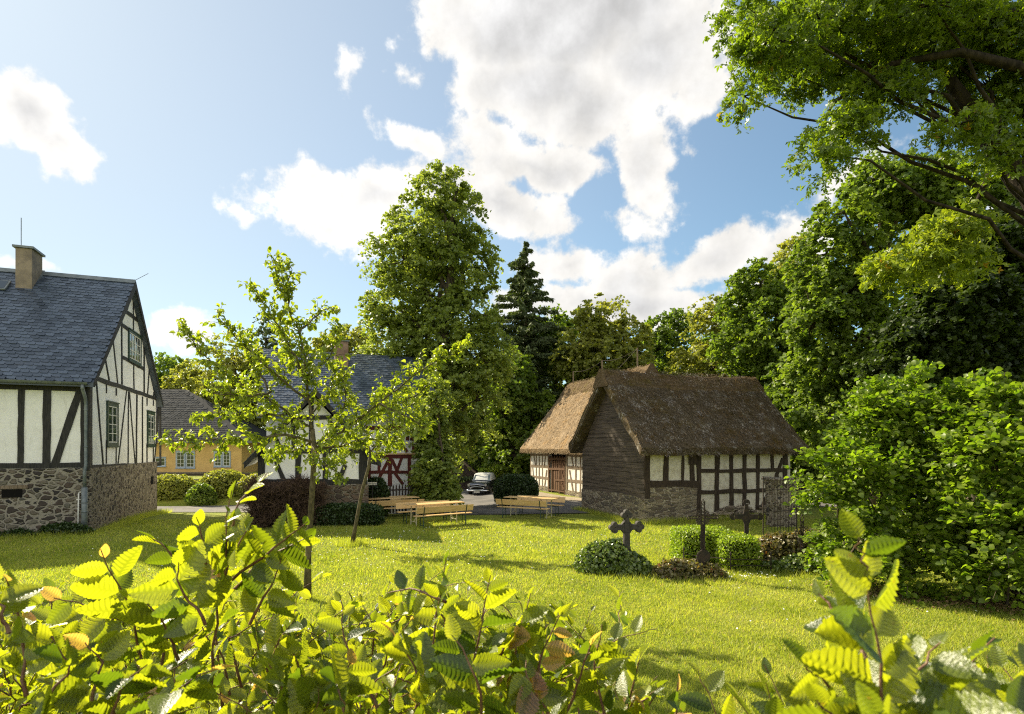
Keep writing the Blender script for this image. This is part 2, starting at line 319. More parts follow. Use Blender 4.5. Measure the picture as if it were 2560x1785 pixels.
class MB:
    def __init__(s): s.v = []; s.f = []; s.r = []
    def add(s, vs, fs, r=0.5):
        b = len(s.v); s.v += [tuple(v) for v in vs]; s.f += [tuple(i + b for i in f) for f in fs]; s.r += [r] * len(vs)
    def hexa(s, p, r=.5):   # p: 8 points, bottom ring then top ring
        s.add(p, [(3, 2, 1, 0), (4, 5, 6, 7), (0, 1, 5, 4), (1, 2, 6, 5), (2, 3, 7, 6), (3, 0, 4, 7)], r)
    def box(s, x0, x1, y0, y1, z0, z1, j=0.):
        p = [(x0, y0, z0), (x1, y0, z0), (x1, y1, z0), (x0, y1, z0), (x0, y0, z1), (x1, y0, z1), (x1, y1, z1), (x0, y1, z1)]
        if j: p = [tuple(c + random.uniform(-j, j) for c in q) for q in p]
        s.hexa(p)
    def tube(s, pts, rad, n=8, cap=True):
        pts = [Vector(p) for p in pts]; rings = []; b = len(s.v)
        if not hasattr(rad, '__len__'): rad = [rad] * len(pts)
        up = None
        for i, p in enumerate(pts):
            d = (pts[min(i + 1, len(pts) - 1)] - pts[max(i - 1, 0)])
            if d.length < 1e-6: d = Vector((0, 0, 1))
            d.normalize()
            if up is None: up = d.orthogonal().normalized()
            up = (up - d * up.dot(d))
            if up.length < 1e-5: up = d.orthogonal()
            up.normalize(); w = d.cross(up)
            for k in range(n):
                a = 2 * math.pi * k / n
                s.v.append(tuple(p + (up * math.cos(a) + w * math.sin(a)) * rad[i])); s.r.append(.5)
        for i in range(len(pts) - 1):
            for k in range(n):
                s.f.append((b + i * n + k, b + i * n + (k + 1) % n, b + (i + 1) * n + (k + 1) % n, b + (i + 1) * n + k))
        if cap:
            s.f.append(tuple(b + k for k in range(n - 1, -1, -1))); e = b + (len(pts) - 1) * n; s.f.append(tuple(e + k for k in range(n)))
    def ring(s, c, r, rr, nx, ny, n=16, m=5, a0=0, a1=2 * math.pi):
        c, nx, ny = Vector(c), Vector(nx), Vector(ny)
        s.tube([c + (nx * math.cos(a0 + (a1 - a0) * k / n) + ny * math.sin(a0 + (a1 - a0) * k / n)) * r for k in range(n + 1)], rr, m)
    def disc(s, c, r, nx, ny, th, n=20):
        c, nx, ny = Vector(c), Vector(nx), Vector(ny); nn = nx.cross(ny)
        A = [c + nx * math.cos(2 * math.pi * k / n) * r + ny * math.sin(2 * math.pi * k / n) * r for k in range(n)]
        vs = [a - nn * th / 2 for a in A] + [a + nn * th / 2 for a in A]
        s.add(vs, [tuple(range(n - 1, -1, -1)), tuple(range(n, 2 * n))] + [(k, (k + 1) % n, n + (k + 1) % n, n + k) for k in range(n)])
    def extr(s, poly, off):  # prism from polygon points and an offset vector
        n = len(poly); off = Vector(off)
        vs = [Vector(p) for p in poly] + [Vector(p) + off for p in poly]
        s.add(vs, [tuple(range(n - 1, -1, -1)), tuple(range(n, 2 * n))] + [(k, (k + 1) % n, n + (k + 1) % n, n + k) for k in range(n)])
    def build(s, name, m, parent=None, smooth=False, bevel=0, rnd=False):
        me = bpy.data.meshes.new(name); me.from_pydata(s.v, [], s.f); me.update()
        if rnd:
            a = me.attributes.new('rnd', 'FLOAT', 'POINT'); a.data.foreach_set('value', np.array(s.r, np.float32))
        o = link(name, me, parent, [m])
        if smooth:
            me.polygons.foreach_set('use_smooth', np.ones(len(me.polygons), bool))
        if bevel:
            b = o.modifiers.new('bevel', 'BEVEL'); b.width = bevel; b.segments = 2; b.limit_method = 'ANGLE'
        return o
def thing(name, label, cat, loc=(0, 0, 0), rz=0, group=None):
    o = bpy.data.objects.new(name, None); C.objects.link(o); o.location = loc; o.rotation_euler = (0, 0, rz)
    o['label'] = label; o['category'] = cat
    if group: o['group'] = group
    return o
def tag(o, label, cat, group=None, kind=None):
    o['label'] = label; o['category'] = cat
    if group: o['group'] = group
    if kind: o['kind'] = kind
    return o
def P(px, py, d): return Vector(((px - 1280) / F * d, d, H - (py - HZ) / F * d))
def G(px, py, z=0.): d = (H - z) * F / (py - HZ); return Vector(((px - 1280) / F * d, d, z))
def sstep(a, b, x): 
    t = np.clip((x - a) / (b - a), 0, 1); return t * t * (3 - 2 * t)
def ground_z(x, y):
    x = np.asarray(x, float); y = np.asarray(y, float)
    z = 1.0 * (1 - sstep(2.4, 4.2, y)) * 1.0
    z = z - .45 * sstep(21, 30, y) * (1 - sstep(-2.5, 1.5, x)) 
    z = z + .04 * np.sin(x * .7 + 1) * np.sin(y * .6) * sstep(6, 9, y) * (1 - sstep(17, 22, y))
    z = z + 1.1 * sstep(31, 34, y) * (1 - sstep(-10.5, -8.5, x))
    z = z + 3.0 * sstep(49, 110, y) + 2.2 * sstep(16, 45, x) * sstep(5, 25, y)
    return z

TH = R(20.7)                             # the houses and barns share one orientation
UF = Vector((math.cos(TH), math.sin(TH), 0)); UG = Vector((-math.sin(TH), math.cos(TH), 0))

class Wall:
    """an upright wall plane in a building's local frame; pix() measures photo points on it"""
    def __init__(s, root, o, a, n): s.root = root; s.o = Vector(o); s.a = Vector(a); s.n = Vector(n); s.rz = root.rotation_euler.z; s.loc = root.location.copy()
    def pt(s, a, z, n=0.): return s.o + s.a * a + Vector((0, 0, z)) + s.n * n
    def pix(s, px, py):
        Rm = Matrix.Rotation(s.rz, 3, 'Z'); O = s.loc + Rm @ s.o; A = Rm @ s.a
        r = (px - 1280) / F; a = (O.x - r * O.y) / (r * A.y - A.x); d = O.y + a * A.y
        return a, H - (py - HZ) / F * d - O.z
    def beam(s, mb, a0, z0, a1, z1, w, proud=.03, wob=.012, back=.05, ends=0.):
        d = Vector((a1 - a0, z1 - z0)); L = d.length
        if L < 1e-4: return
        d /= L; q = Vector((-d.y, d.x)); n = max(1, int(L / .45)); ring = []
        pr = proud + random.uniform(-.004, .004)
        for i in range(n + 1):
            t = -ends + (L + 2 * ends) * i / n; c = Vector((a0, z0)) + d * t + q * random.uniform(-wob, wob); ww = w / 2 + random.uniform(-wob, wob) * .6
            for sg, nn in ((-1, pr), (1, pr), (1, -back), (-1, -back)):
                x = c + q * ww * sg; ring.append(s.pt(x.x, x.y, nn))
        fs = [(3, 2, 1, 0), tuple(4 * n + k for k in range(4))]
        for i in range(n):
            for k in range(4): fs.append((4 * i + k, 4 * i + (k + 1) % 4, 4 * i + 4 + (k + 1) % 4, 4 * i + 4 + k))
        mb.add(ring, fs)
    def pbeam(s, mb, zoom, x0, y0, x1, y1, w, **k):
        f, ox, oy = zoom
        a0, z0 = s.pix(ox + x0 / f, oy + y0 / f); a1, z1 = s.pix(ox + x1 / f, oy + y1 / f)
        s.beam(mb, a0, z0, a1, z1, w, **k)
    def slab(s, mb, pts, th, n=0.):  # polygon (a,z) pushed back by th from normal offset n
        mb.extr([s.pt(a, z, n) for a, z in pts], s.n * -th)
    def window(s, a0, a1, z0, z1, name, fm, mm, cols, rows, parent=None, casing=.07, sashes=1, proud=.05, label=None):
        parent = parent or s.root
        fr = MB(); c = casing; e = .0
        for (x0, x1, y0, y1) in ((a0, a0 + c, z0, z1), (a1 - c, a1, z0, z1), (a0 + c, a1 - c, z1 - c, z1), (a0 + c, a1 - c, z0, z0 + c), (a0 - .04, a1 + .04, z0 - .05, z0 - .001), (a0 - .03, a1 + .03, z1 + .001, z1 + .04)):
            pr = proud + (.03 if y1 <= z0 or y0 >= z1 else 0)
            fr.hexa([s.pt(x0, y0, -.02), s.pt(x1, y0, -.02), s.pt(x1, y0, pr), s.pt(x0, y0, pr), s.pt(x0, y1, -.02), s.pt(x1, y1, -.02), s.pt(x1, y1, pr), s.pt(x0, y1, pr)])
        w = fr.build(name, fm, parent)
        sa, gl = MB(), MB(); W = (a1 - a0 - 2 * c) / sashes
        for k in range(sashes):
            x0 = a0 + c + k * W; x1 = x0 + W; y0 = z0 + c; y1 = z1 - c; b = .035; p = proud - .015
            bars = [(x0, x0 + b, y0, y1), (x1 - b, x1, y0, y1), (x0 + b, x1 - b, y0, y0 + b), (x0 + b, x1 - b, y1 - b, y1)]
            for i in range(1, cols): xm = x0 + (x1 - x0) * i / cols; bars.append((xm - .012, xm + .012, y0 + b, y1 - b))
            for j in range(1, rows):
                ym = y0 + (y1 - y0) * j / rows
                for i in range(cols):
                    xa = x0 + b if i == 0 else x0 + (x1 - x0) * i / cols + .012; xb = x1 - b if i == cols - 1 else x0 + (x1 - x0) * (i + 1) / cols - .012
                    bars.append((xa, xb, ym - .012, ym + .012))
            for (u0, u1, v0, v1) in bars:
                sa.hexa([s.pt(u0, v0, .012), s.pt(u1, v0, .012), s.pt(u1, v0, p), s.pt(u0, v0, p), s.pt(u0, v1, .012), s.pt(u1, v1, .012), s.pt(u1, v1, p), s.pt(u0, v1, p)])
            gl.add([s.pt(x0, y0, .016), s.pt(x1, y0, .016), s.pt(x1, y1, .016), s.pt(x0, y1, .016)], [(0, 1, 2, 3)])
        sa.build('muntin', mm, w); gl.build('pane', M['glass'], w)
        return w

def slates(O, A, S, N, length, run, tw=.26, th=.155, clip=None, thick=.012, seed=0):
    """overlapping round-bottomed slates covering a roof plane; clip(a, s) -> keep"""
    rs = np.random.default_rng(seed); mb_v = []; Q = []; T = []; rr = []
    O, A, S, N = [np.array(v) for v in (O, A, S, N)]
    rows = int(run / th); n = 7
    tmpl = []
    tmpl = [(-.5, 1.35), (-.5, .62), (-.46, .4), (-.36, .2), (-.2, .07), (.02, .0), (.5, -.03), (.5, 1.35)]
    tm = np.array(tmpl); K = len(tm)
    Vs = []; faces = []; cnt = 0
    for r in range(rows + 1):
        cols = int(length / tw) + 2
        for c in range(cols):
            a0 = (c + .5 * (r % 2)) * tw - .0; s0 = r * th - .04
            if a0 < 0 or a0 > length: continue
            if clip and not clip(a0, s0 + th * .5): continue
            j = rs.normal(0, 1, 4); x = a0 + tm[:, 0] * tw * (1.02 + .03 * j[0]); x = np.clip(x, 0, length)
            y = s0 + tm[:, 1] * th * 1.25 + .006 * j[1] + tm[:, 0] * .015
            y = np.minimum(y, run)
            h = .01 + (1.35 - tm[:, 1]) / 1.35 * (.026 + .003 * j[2])
            top = O + np.outer(x, A) + np.outer(y, S) + np.outer(h, N)
            bot = top - N * thick
            Vs.append(top); Vs.append(bot)
            faces.append(tuple(cnt + i for i in range(K)))
            for i in range(K - 1): faces.append((cnt + i + 1, cnt + i, cnt + K + i, cnt + K + i + 1))
            cnt += 2 * K; rr += [float(rs.random())] * (2 * K)
    V = np.concatenate(Vs)
    return V, faces, rr
def slate_obj(name, parent, parts, under, mm='slate'):
    """parts: list of (V, faces, rnd); under: MB slab joined in the same mesh"""
    vs = list(map(tuple, under.v)); fs = list(under.f); rr = list(under.r)
    for V, f_, r_ in parts:
        b = len(vs); vs += [tuple(x) for x in V.tolist()]; fs += [tuple(i + b for i in q) for q in f_]; rr += r_
    me = bpy.data.meshes.new(name); me.from_pydata(vs, [], fs); me.update()
    a = me.attributes.new('rnd', 'FLOAT', 'POINT'); a.data.foreach_set('value', np.array(rr, np.float32))
    return link(name, me, parent, [M[mm]])

def prism_roof(mb, y0, y1, zc, zr, ym, x0, x1, th=.14):
    """two slabs meeting at the ridge, along x"""
    for (ya, yb) in ((y0, ym), (y1, ym)):
        mb.extr([(x0, ya, zc), (x0, yb, zr), (x0, yb, zr - th * 1.3), (x0, ya, zc - th)], (x1 - x0, 0, 0))

# ------------------------------------------------------------------ ground
def build_ground():
    xs = np.unique(np.concatenate([np.linspace(-900, -60, 12), np.linspace(-60, -16, 23), np.arange(-16, 16.01, .5), np.linspace(16, 60, 23), np.linspace(60, 900, 12)]))
    ys = np.unique(np.concatenate([np.linspace(-300, -6, 6), np.arange(-6, 45.01, .45), np.linspace(45, 120, 20), np.linspace(120, 1500, 12)]))
    X, Y = np.meshgrid(xs, ys); Z = ground_z(X, Y)
    V = np.stack([X, Y, Z], -1).reshape(-1, 3); nx, ny = len(xs), len(ys)
    i, j = np.meshgrid(np.arange(nx - 1), np.arange(ny - 1)); b = (j * nx + i).ravel()
    Q = np.stack([b, b + 1, b + nx + 1, b + nx], 1)
    o = link('ground', arrays_mesh('ground', V, Q, smooth=True), None, [M['lawn']]); o['kind'] = 'structure'
build_ground()
def strip(name, m, left, right, n=40, lift=.012):
    """a sheet between two polylines that follows the ground"""
    def res(pl):
        pl = np.array(pl, float); d = np.concatenate([[0], np.cumsum(np.linalg.norm(np.diff(pl, axis=0), axis=1))]); t = np.linspace(0, d[-1], n)
        return np.stack([np.interp(t, d, pl[:, k]) for k in (0, 1)], 1)
    L, Rr = res(left), res(right); W = 10; V = []
    for k in range(n):
        for w in range(W + 1):
            p = L[k] + (Rr[k] - L[k]) * w / W; V.append((p[0], p[1], float(ground_z(p[0], p[1])) + lift))
    Q = [(k * (W + 1) + w, k * (W + 1) + w + 1, (k + 1) * (W + 1) + w + 1, (k + 1) * (W + 1) + w) for k in range(n - 1) for w in range(W)]
    o = link(name, arrays_mesh(name, V, Q, smooth=True), None, [m]); o['kind'] = 'structure'; return o
strip('road', M['asphalt'], [(-60, 30.5), (-20, 30.5), (-9, 32), (-3.5, 48), (-4, 70)], [(-60, 26.6), (-19, 26.6), (-9, 26.6), (0.2, 23.3), (3.2, 23.6)], 60, .02)
strip('road', M['asphalt'], [(-3.4, 30), (0, 34), (3.9, 29.2), (11, 31.5), (40, 33)], [(-1.2, 24.2), (.2, 23.3), (3.2, 23.6), (12.5, 26.2), (40, 25)], 60, .028)
strip('gravel_path', M['gravel'], [(-.6, 41), (.2, 38.5), (2.9, 31.6), (4.5, 29.6)], [(-1.6, 40), (-1.2, 37), (1.9, 29.9), (3.7, 28.4)], 30, .04)

# ------------------------------------------------------------------ foliage helpers
LEAF_Q = (np.array([[-.5, 0, 0], [-.05, .5, .05], [.5, 0, -.06], [-.05, -.5, .05]]), np.array([[0, 1, 2, 3]]))
LEAF_FOLD = (np.array([[-.5, 0, 0], [-.1, .46, .12], [.28, .3, .05], [.5, 0, -.14], [.28, -.3, .05], [-.1, -.46, .12], [.1, 0, .0]]), np.array([[0, 6, 2, 1], [6, 3, 3, 2], [0, 5, 4, 6], [6, 4, 3, 3]]))
def _fold():
    v = np.array([[-.5, 0, 0], [0, 0, .03], [.5, 0, -.16], [-.15, .42, .12], [.2, .34, .07], [-.15, -.42, .12], [.2, -.34, .07]], float)
    return v, np.array([[0, 1, 4, 3], [0, 5, 6, 1]]), np.array([[1, 2, 4], [1, 6, 2]])
def _maple():
    v = [(-.5, 0, 0)]; q = []
    for a, L, w in ((0, 1, .2), (62, .74, .18), (-62, .74, .18)):
        c, s_ = math.cos(R(a)), math.sin(R(a)); b = len(v)
        for (u, t) in ((.45, w), (L, 0), (.45, -w)): v.append((-.5 + u * c - t * s_, u * s_ + t * c, .05 if t else -.1))
        q.append((0, b + 2, b + 1, b))
    return np.array(v, float), np.array(q), None
VEIN = np.array([1. if (j % 2 == 0 or c == 2) else 0. for j in range(19) for c in range(5)])
def place_leaves(tmpl, pos, ax, nr, size, rnd):
    """instances of a leaf: pos, long axis, normal, size (n,) ; returns V,Q,T,rnd"""
    tv = tmpl[0]; n = len(pos); K = len(tv)
    ax = ax / (np.linalg.norm(ax, axis=1, keepdims=True) + 1e-9)
    b = np.cross(nr, ax); b /= (np.linalg.norm(b, axis=1, keepdims=True) + 1e-9); nr = np.cross(ax, b)
    V = pos[:, None] + size[:, None, None] * (tv[None, :, 0:1] * ax[:, None] + tv[None, :, 1:2] * b[:, None] + tv[None, :, 2:3] * nr[:, None])
    off = (np.arange(n) * K)[:, None, None]
    Q = (off + tmpl[1][None]).reshape(-1, tmpl[1].shape[1])
    T = (off + tmpl[2][None]).reshape(-1, 3) if len(tmpl) > 2 and tmpl[2] is not None else None
    return V.reshape(-1, 3), Q, T, np.repeat(rnd, K)
def rvec(r, n):
    v = r.normal(size=(n, 3)); return v / np.linalg.norm(v, axis=1, keepdims=True)
def clump_leaves(lobes, n_clump, per, cs, ls, seed, tmpl=LEAF_Q, flat=.55, shell=.35, droop=.25, up=.9, density=None):
    """lobes: (cx,cy,cz,rx,ry,rz). clumps of leaves spread through the lobes, mostly near the surface"""
    r = np.random.default_rng(seed); L = np.array(lobes, float)
    w = (L[:, 3] * L[:, 5] + L[:, 3] * L[:, 4]) ; w /= w.sum()
    li = r.choice(len(L), n_clump, p=w); d = rvec(r, n_clump)
    rad = (shell + (1 - shell) * r.random(n_clump) ** .45)
    bump = 1 + .16 * np.sin(d[:, 0] * 7 + li) * np.sin(d[:, 2] * 6 + 2 * li) + .1 * r.normal(size=n_clump)
    cc = L[li, :3] + d * L[li, 3:] * (rad * bump)[:, None]
    m = (per * r.uniform(.5, 1.5, n_clump)).astype(int); ci = np.repeat(np.arange(n_clump), m); n = len(ci)
    size_c = cs * r.uniform(.6, 1.4, n_clump)
    NT_ = 6; td = rvec(r, n_clump * NT_).reshape(n_clump, NT_, 3) + d[:, None] * .55 + np.array([0, 0, .12]); td /= np.linalg.norm(td, axis=2, keepdims=True)
    tk = r.integers(0, NT_, n); tt = r.random(n) ** .7; g = td[ci, tk] * tt[:, None]; g[:, 2] -= .35 * tt ** 2; g *= 1.25
    g += rvec(r, n) * (r.random(n) ** .5 * .26)[:, None]; g[:, 2] *= (flat + 1) / 2
    # clumps lean: outer side hangs lower
    out = d[ci].copy(); out[:, 2] = 0
    pos = cc[ci] + g * size_c[ci][:, None]
    pos[:, 2] -= droop * size_c[ci] * (g * out).sum(1)
    nr = rvec(r, n) * .75 + np.array([0, 0, up]) + out * .3; nr /= np.linalg.norm(nr, axis=1, keepdims=True)
    ax = rvec(r, n) + out * .5 - np.array([0, 0, .25])
    rn = np.clip(.5 * r.random(n) + .5 * r.random(n_clump)[ci], 0, 1)
    return place_leaves(tmpl, pos, ax, nr, ls * r.uniform(.6, 1.3, n), rn), cc
def leaf_object(name, data, m, parent):
    V, Q, T, rn = data
    return link(name, arrays_mesh(name, V, Q, rn, T=T), parent, [m])
def merge(ds):
    Vs, Qs, Ts, Rs = [], [], [], []; o = 0
    for V, Q, T, rn in ds:
        Vs.append(V); Rs.append(rn); Qs.append(Q + o)
        if T is not None: Ts.append(T + o)
        o += len(V)
    return np.concatenate(Vs), np.concatenate(Qs), (np.concatenate(Ts) if Ts else None), np.concatenate(Rs)
def curve_pts(a, b, sag, n=6, jit=.1, r=random):
    a, b = Vector(a), Vector(b); L = (b - a).length; out = []
    for i in range(n + 1):
        t = i / n; p = a.lerp(b, t) + Vector((0, 0, sag * L * math.sin(math.pi * t)))
        if 0 < i < n: p += Vector((r.uniform(-1, 1), r.uniform(-1, 1), r.uniform(-1, 1))) * jit * L * .25
        out.append(p)
    return out
def tree(name, label, base, lobes, leaf, n_clump, per, cs, ls, seed, trunk_r=.3, twigs=60, group=None, cat='tree', tmpl=LEAF_Q, top=None, flat=.55, bark='bark', limb_k=1., **kw):
    """lobes are given around the real place of the crown: (x,y,z,rx,ry,rz) in metres"""
    base = Vector(base); root = thing(name, label, cat, base, 0, group); rd = random.Random(seed)
    loc = [(l[0] - base.x, l[1] - base.y, l[2] - base.z, *l[3:]) for l in lobes]
    zt = top if top else max(l[2] + l[5] * .5 for l in loc)
    hi = max(loc, key=lambda l: l[2]); tb = MB()
    tp = []; n = 9
    for i in range(n + 1):
        t = i / n; tp.append(Vector((hi[0] * t ** 1.6 + rd.uniform(-.12, .12) * (0 < i), hi[1] * t ** 1.6 + rd.uniform(-.12, .12) * (0 < i), -.15 + zt * t)))
    tb.tube(tp, [trunk_r * (1.25 if i == 0 else (1 - i / n) ** .8 * 1.0 + .05) for i in range(n + 1)], 10)
    data, cc = clump_leaves(loc, n_clump, per, cs, ls, seed, tmpl, flat, **kw)
    tb.build('trunk', M[bark], root, smooth=True)
    lb = MB()
    for l in loc:
        s = rd.uniform(.25, .6); q = tp[max(1, min(n - 1, int(max(.15, (l[2] - l[5] * .4) / zt) * n * .85)))]
        lb.tube(curve_pts(q, (l[0], l[1], l[2]), .08, 6, .13, rd), [limb_k * (trunk_r * .34 * (1 - k / 6) ** .7 + .02) for k in range(7)], 7)
    idx = rd.sample(range(len(cc)), min(twigs, len(cc)))
    for k in idx:
        c = Vector(cc[k]); l = min(loc, key=lambda q: (Vector(q[:3]) - c).length)
        lb.tube(curve_pts(l[:3], c, .05, 4, .3, rd), [limb_k * (trunk_r * .1 * (1 - i / 4) + .012) for i in range(5)], 5)
    lb.build('limb', M[bark], root, smooth=True)
    leaf_object('crown', data, M[leaf], root)
    return root
def LP(px, py, rpx, rpy, d, thick=None):
    p = P(px, py, d); rx = rpx / F * d; rz = rpy / F * d
    return (p.x, p.y, p.z, rx, thick or rx, rz)
# ------------------------------------------------------------------ left house
Z8 = (2.808, 200, 680); Z1 = (1.779, 0, 500); Z3 = (2.669, 1250, 850); Z4 = (3.827, 380, 1050); Z7 = (4.0, 650, 850); ZG = (8.894, 1300, 1080)
X, Y = Vector((1, 0, 0)), Vector((0, 1, 0))
def roof_S(y0, z0, y1, z1, sx=1):
    S = Vector((0, y1 - y0, z1 - z0)); L = S.length; S.normalize(); N = X.cross(S); 
    if N.z < 0: N = -N
    return S, N, L
def left_house():
    b = G(225, 1332)
    r = thing('timbered_house', 'white and black timbered house with blue slate roof on a rubble stone base', 'house', (b.x, b.y, 0), TH)
    W = 8.9; LEN = 11; ym = W / 2; zb, ze, zr = 2.12, 5.0, 9.45
    front = Wall(r, (0, 0, 0), (1, 0, 0), (0, -1, 0)); gab = Wall(r, (0, 0, 0), (0, 1, 0), (1, 0, 0))
    s = MB(); front.slab(s, [(-LEN, -1), (0, -1), (0, zb), (-LEN, zb)], .45, .05); s.build('stone_base', M['rubble_dark'], r)
    s = MB(); gab.slab(s, [(.46, -1.2), (W + .03, -1.2), (W + .03, zb), (.46, zb)], .45, .05); 
    gab.slab(s, [(-.0495, -1.2), (.4595, -1.2), (.4595, zb), (-.0495, zb)], .05 - .001, .05); s.build('stone_base', M['rubble_side'], r)
    w = MB(); front.slab(w, [(-LEN, zb), (-.01, zb), (-.01, ze), (-LEN, ze)], .2)
    gab.slab(w, [(0, zb + .001), (W, zb + .001), (W, ze), (ym, zr - .1), (0, ze)], .2)
    w.box(-LEN, -.2, W - .2, W - .01, -1, ze); w.box(-LEN, -LEN + .2, .2, W - .2, -1, ze)
    w.build('wall', M['plaster'], r)
    t = MB(); kw = dict(proud=.025)
    for q in [(60, 1371, 568, 1348, .17), (100, 745, 575, 902, .16), (112, 775, 160, 1350, .09), (183, 790, 183, 850, .07), (183, 1180, 183, 1345, .07), (252, 815, 252, 868, .09), (252, 1185, 252, 1345, .09),
              (325, 838, 265, 1345, .09), (338, 840, 335, 1345, .08), (345, 845, 385, 1345, .1), (397, 862, 393, 1345, .15), (436, 875, 436, 1345, .12), (468, 885, 468, 938, .12), (468, 1205, 468, 1345, .12),
              (513, 900, 513, 940, .12), (513, 1205, 513, 1345, .14), (557, 915, 520, 1345, .15), (566, 900, 566, 1350, .1),
              (228, 458, 263, 785, .1), (173, 595, 202, 762, .1), (290, 330, 292, 790, .12), (447, 455, 449, 855, .17), (292, 372, 445, 475, .15), (292, 595, 447, 680, .15), (375, 650, 377, 820, .12),
              (373, 325, 373, 415, .12), (310, 268, 442, 372, .17), (372, 160, 372, 305, .08), (360, 170, 328, 268, .07), (384, 180, 410, 335, .07), (362, 148, 402, 190, .16), (490, 600, 472, 862, .14), (535, 760, 512, 880, .15)]:
        gab.pbeam(t, Z8, *q, **kw)
    gab.beam(t, .0, zb + .02, .0, ze + .0, .26, proud=.028)
    t.build('timber_frame', M['black_timber'], r)
    t = MB()
    front.beam(t, -LEN, ze - .22, -.16, ze - .22, .34, proud=.04); front.beam(t, -LEN, zb + .1, -.16, zb + .09, .17)
    front.beam(t, -.14, zb + .02, -.14, ze - .02, .22, proud=.03)
    for q in [(97, 812, 93, 1180, .16), (210, 812, 208, 1180, .2), (368, 815, 243, 1182, .2)]: front.pbeam(t, Z1, *q, proud=.03)
    for a in (-3.2, -4.1, -5.2, -6.4, -7.5, -8.6, -9.9): front.beam(t, a, zb + .18, a, ze - .38, .18)
    t.build('timber_frame', M['black_timber'], r)
    def gpx(x0, y0, x1, y1, **k):
        a0, z1 = gab.pix(200 + x0 / 2.808, 680 + y0 / 2.808); a1, z0 = gab.pix(200 + x1 / 2.808, 680 + y1 / 2.808); return a0, a1, z0, z1
    a0, a1, z0, _ = gpx(184, 860, 262, 1172); gab.window(a0, a1, zb + .72, zb + 2.3, 'window', M['green_paint'], M['white_paint'], 2, 4, casing=.13)
    a0, a1, z0, _ = gpx(468, 945, 520, 1195); gab.window(a0, a1, zb + .72, zb + 2.3, 'window', M['green_paint'], M['white_paint'], 2, 4, casing=.13)
    a0, a1, z0, z1 = gpx(336, 430, 424, 630); zc = (z0 + z1) / 2; gab.window(a0, a1, zc - .62, zc + .62, 'window', M['green_paint'], M['white_paint'], 2, 3, casing=.1, sashes=2)
    # cellar vents
    v = MB(); a, z = front.pix(34, 1234); front.slab(v, [(a - .28, z - .12), (a + .24, z - .12), (a + .24, z + .14), (a - .28, z + .14)], .02, .058); v.build('cellar_vent', M['dark_hole'], r)
    l = MB(); front.slab(l, [(a - .75, z + .15), (a + .38, z + .16), (a + .38, z + .27), (a - .75, z + .26)], .1, .085); l.build('lintel', M['grey_timber'], r)
    v = MB(); a, z = gab.pix(377, 1200); gab.slab(v, [(a - .25, z - .2), (a + .25, z - .2), (a + .25, z + .16), (a - .25, z + .16)], .02, .056); v.build('cellar_vent', M['dark_hole'], r)
    # roof
    y0 = -.38; S, N, L = roof_S(y0, ze - .1, ym, zr); u = MB(); ov = .22
    for sg in (0, 1):
        ya, yb = (y0, ym) if sg == 0 else (W - y0, ym)
        u.extr([(-LEN, ya, ze - .12), (-LEN, yb, zr - .01 * sg), (-LEN, yb, zr - .2), (-LEN, ya, ze - .26)], (LEN + ov, 0, 0))
    V = slates(Vector((-LEN, y0, ze - .1)), X, S, N, LEN + ov, L, .245, .19, seed=1)
    S2, N2, L2 = roof_S(W - y0, ze - .1, ym, zr)
    V2 = slates(Vector((-LEN, W - y0, ze - .1)), X, S2, N2, LEN + ov, L2, .27, .215, seed=2, clip=lambda a, s: a > LEN - 2)
    roof = slate_obj('roof', r, [V, V2], u)
    rc = MB(); rc.extr([(-LEN, ym - .16, zr - .08), (-LEN, ym, zr + .1), (-LEN, ym + .16, zr - .08)], (LEN + ov + .01, 0, 0)); rc.build('ridge_cap', M['zinc'], roof)
    bb = MB()
    for ya in (y0, W - y0):
        sgn = 1 if ya < ym else -1
        bb.extr([(ov - .01, ya - .02 * sgn, ze - .27), (ov - .01, ya - .02 * sgn, ze - .1), (ov - .01, ym, zr + .03), (ov - .01, ym, zr - .28)], (.035, 0, 0))
    bb.build('barge_board', M['black_timber'], roof)
    # chimney
    cw = Wall(r, (0, 3.55, 0), (1, 0, 0), (0, -1, 0)); a0, zt = cw.pix(38, 618); a1, _ = cw.pix(80, 618)
    c = MB(); c.box(a0, a1, 3.55, 4.45, 7.7, zt); ch = c.build('chimney', M['chimney'], roof, bevel=.015)
    c = MB(); c.box(a0 - .07, a1 + .07, 3.48, 4.52, zt + .002, zt + .08); c.build('cap_slab', M['zinc'], ch)
    c = MB(); c.extr([(a0 - .06, 3.5, 8.2), (a0 - .06, 3.5, 8.5), (a0 - .06, 4.5, 9.6), (a0 - .06, 4.5, 9.3)], (a1 - a0 + .12, 0, 0)); c.build('flashing', M['zinc'], ch)
    c = MB(); c.tube([(a0 + .12, 3.7, zt + .05), (a0 + .12, 3.7, zt + 1.15)], .014, 6); c.build('lightning_rod', M['zinc'], ch)
    c = MB(); c.tube([(ov, ym, zr + .08), (ov + .45, ym, zr + .4)], .01, 5); c.build('lightning_rod', M['zinc'], roof)
    # skylight
    sw = Wall(r, (0, 3.6, 0), (1, 0, 0), (0, -1, 0)); a, _ = sw.pix(6, 680); o = Vector((a - .55, 3.35, ze - .1 + (3.35 - y0) * (zr - ze + .1) / (ym - y0))) + N * .06
    f = MB(); f.extr([o, o + X * .75, o + X * .75 + S * .62, o + S * .62], N * .05); sk = f.build('skylight', M['zinc'], roof)
    f = MB(); o2 = o + N * .054 + X * .05 + S * .05; f.extr([o2, o2 + X * .65, o2 + X * .65 + S * .52, o2 + S * .52], N * .004); f.build('pane', M['glass'], sk)
    # gutter and downpipe
    g = MB(); pts = []
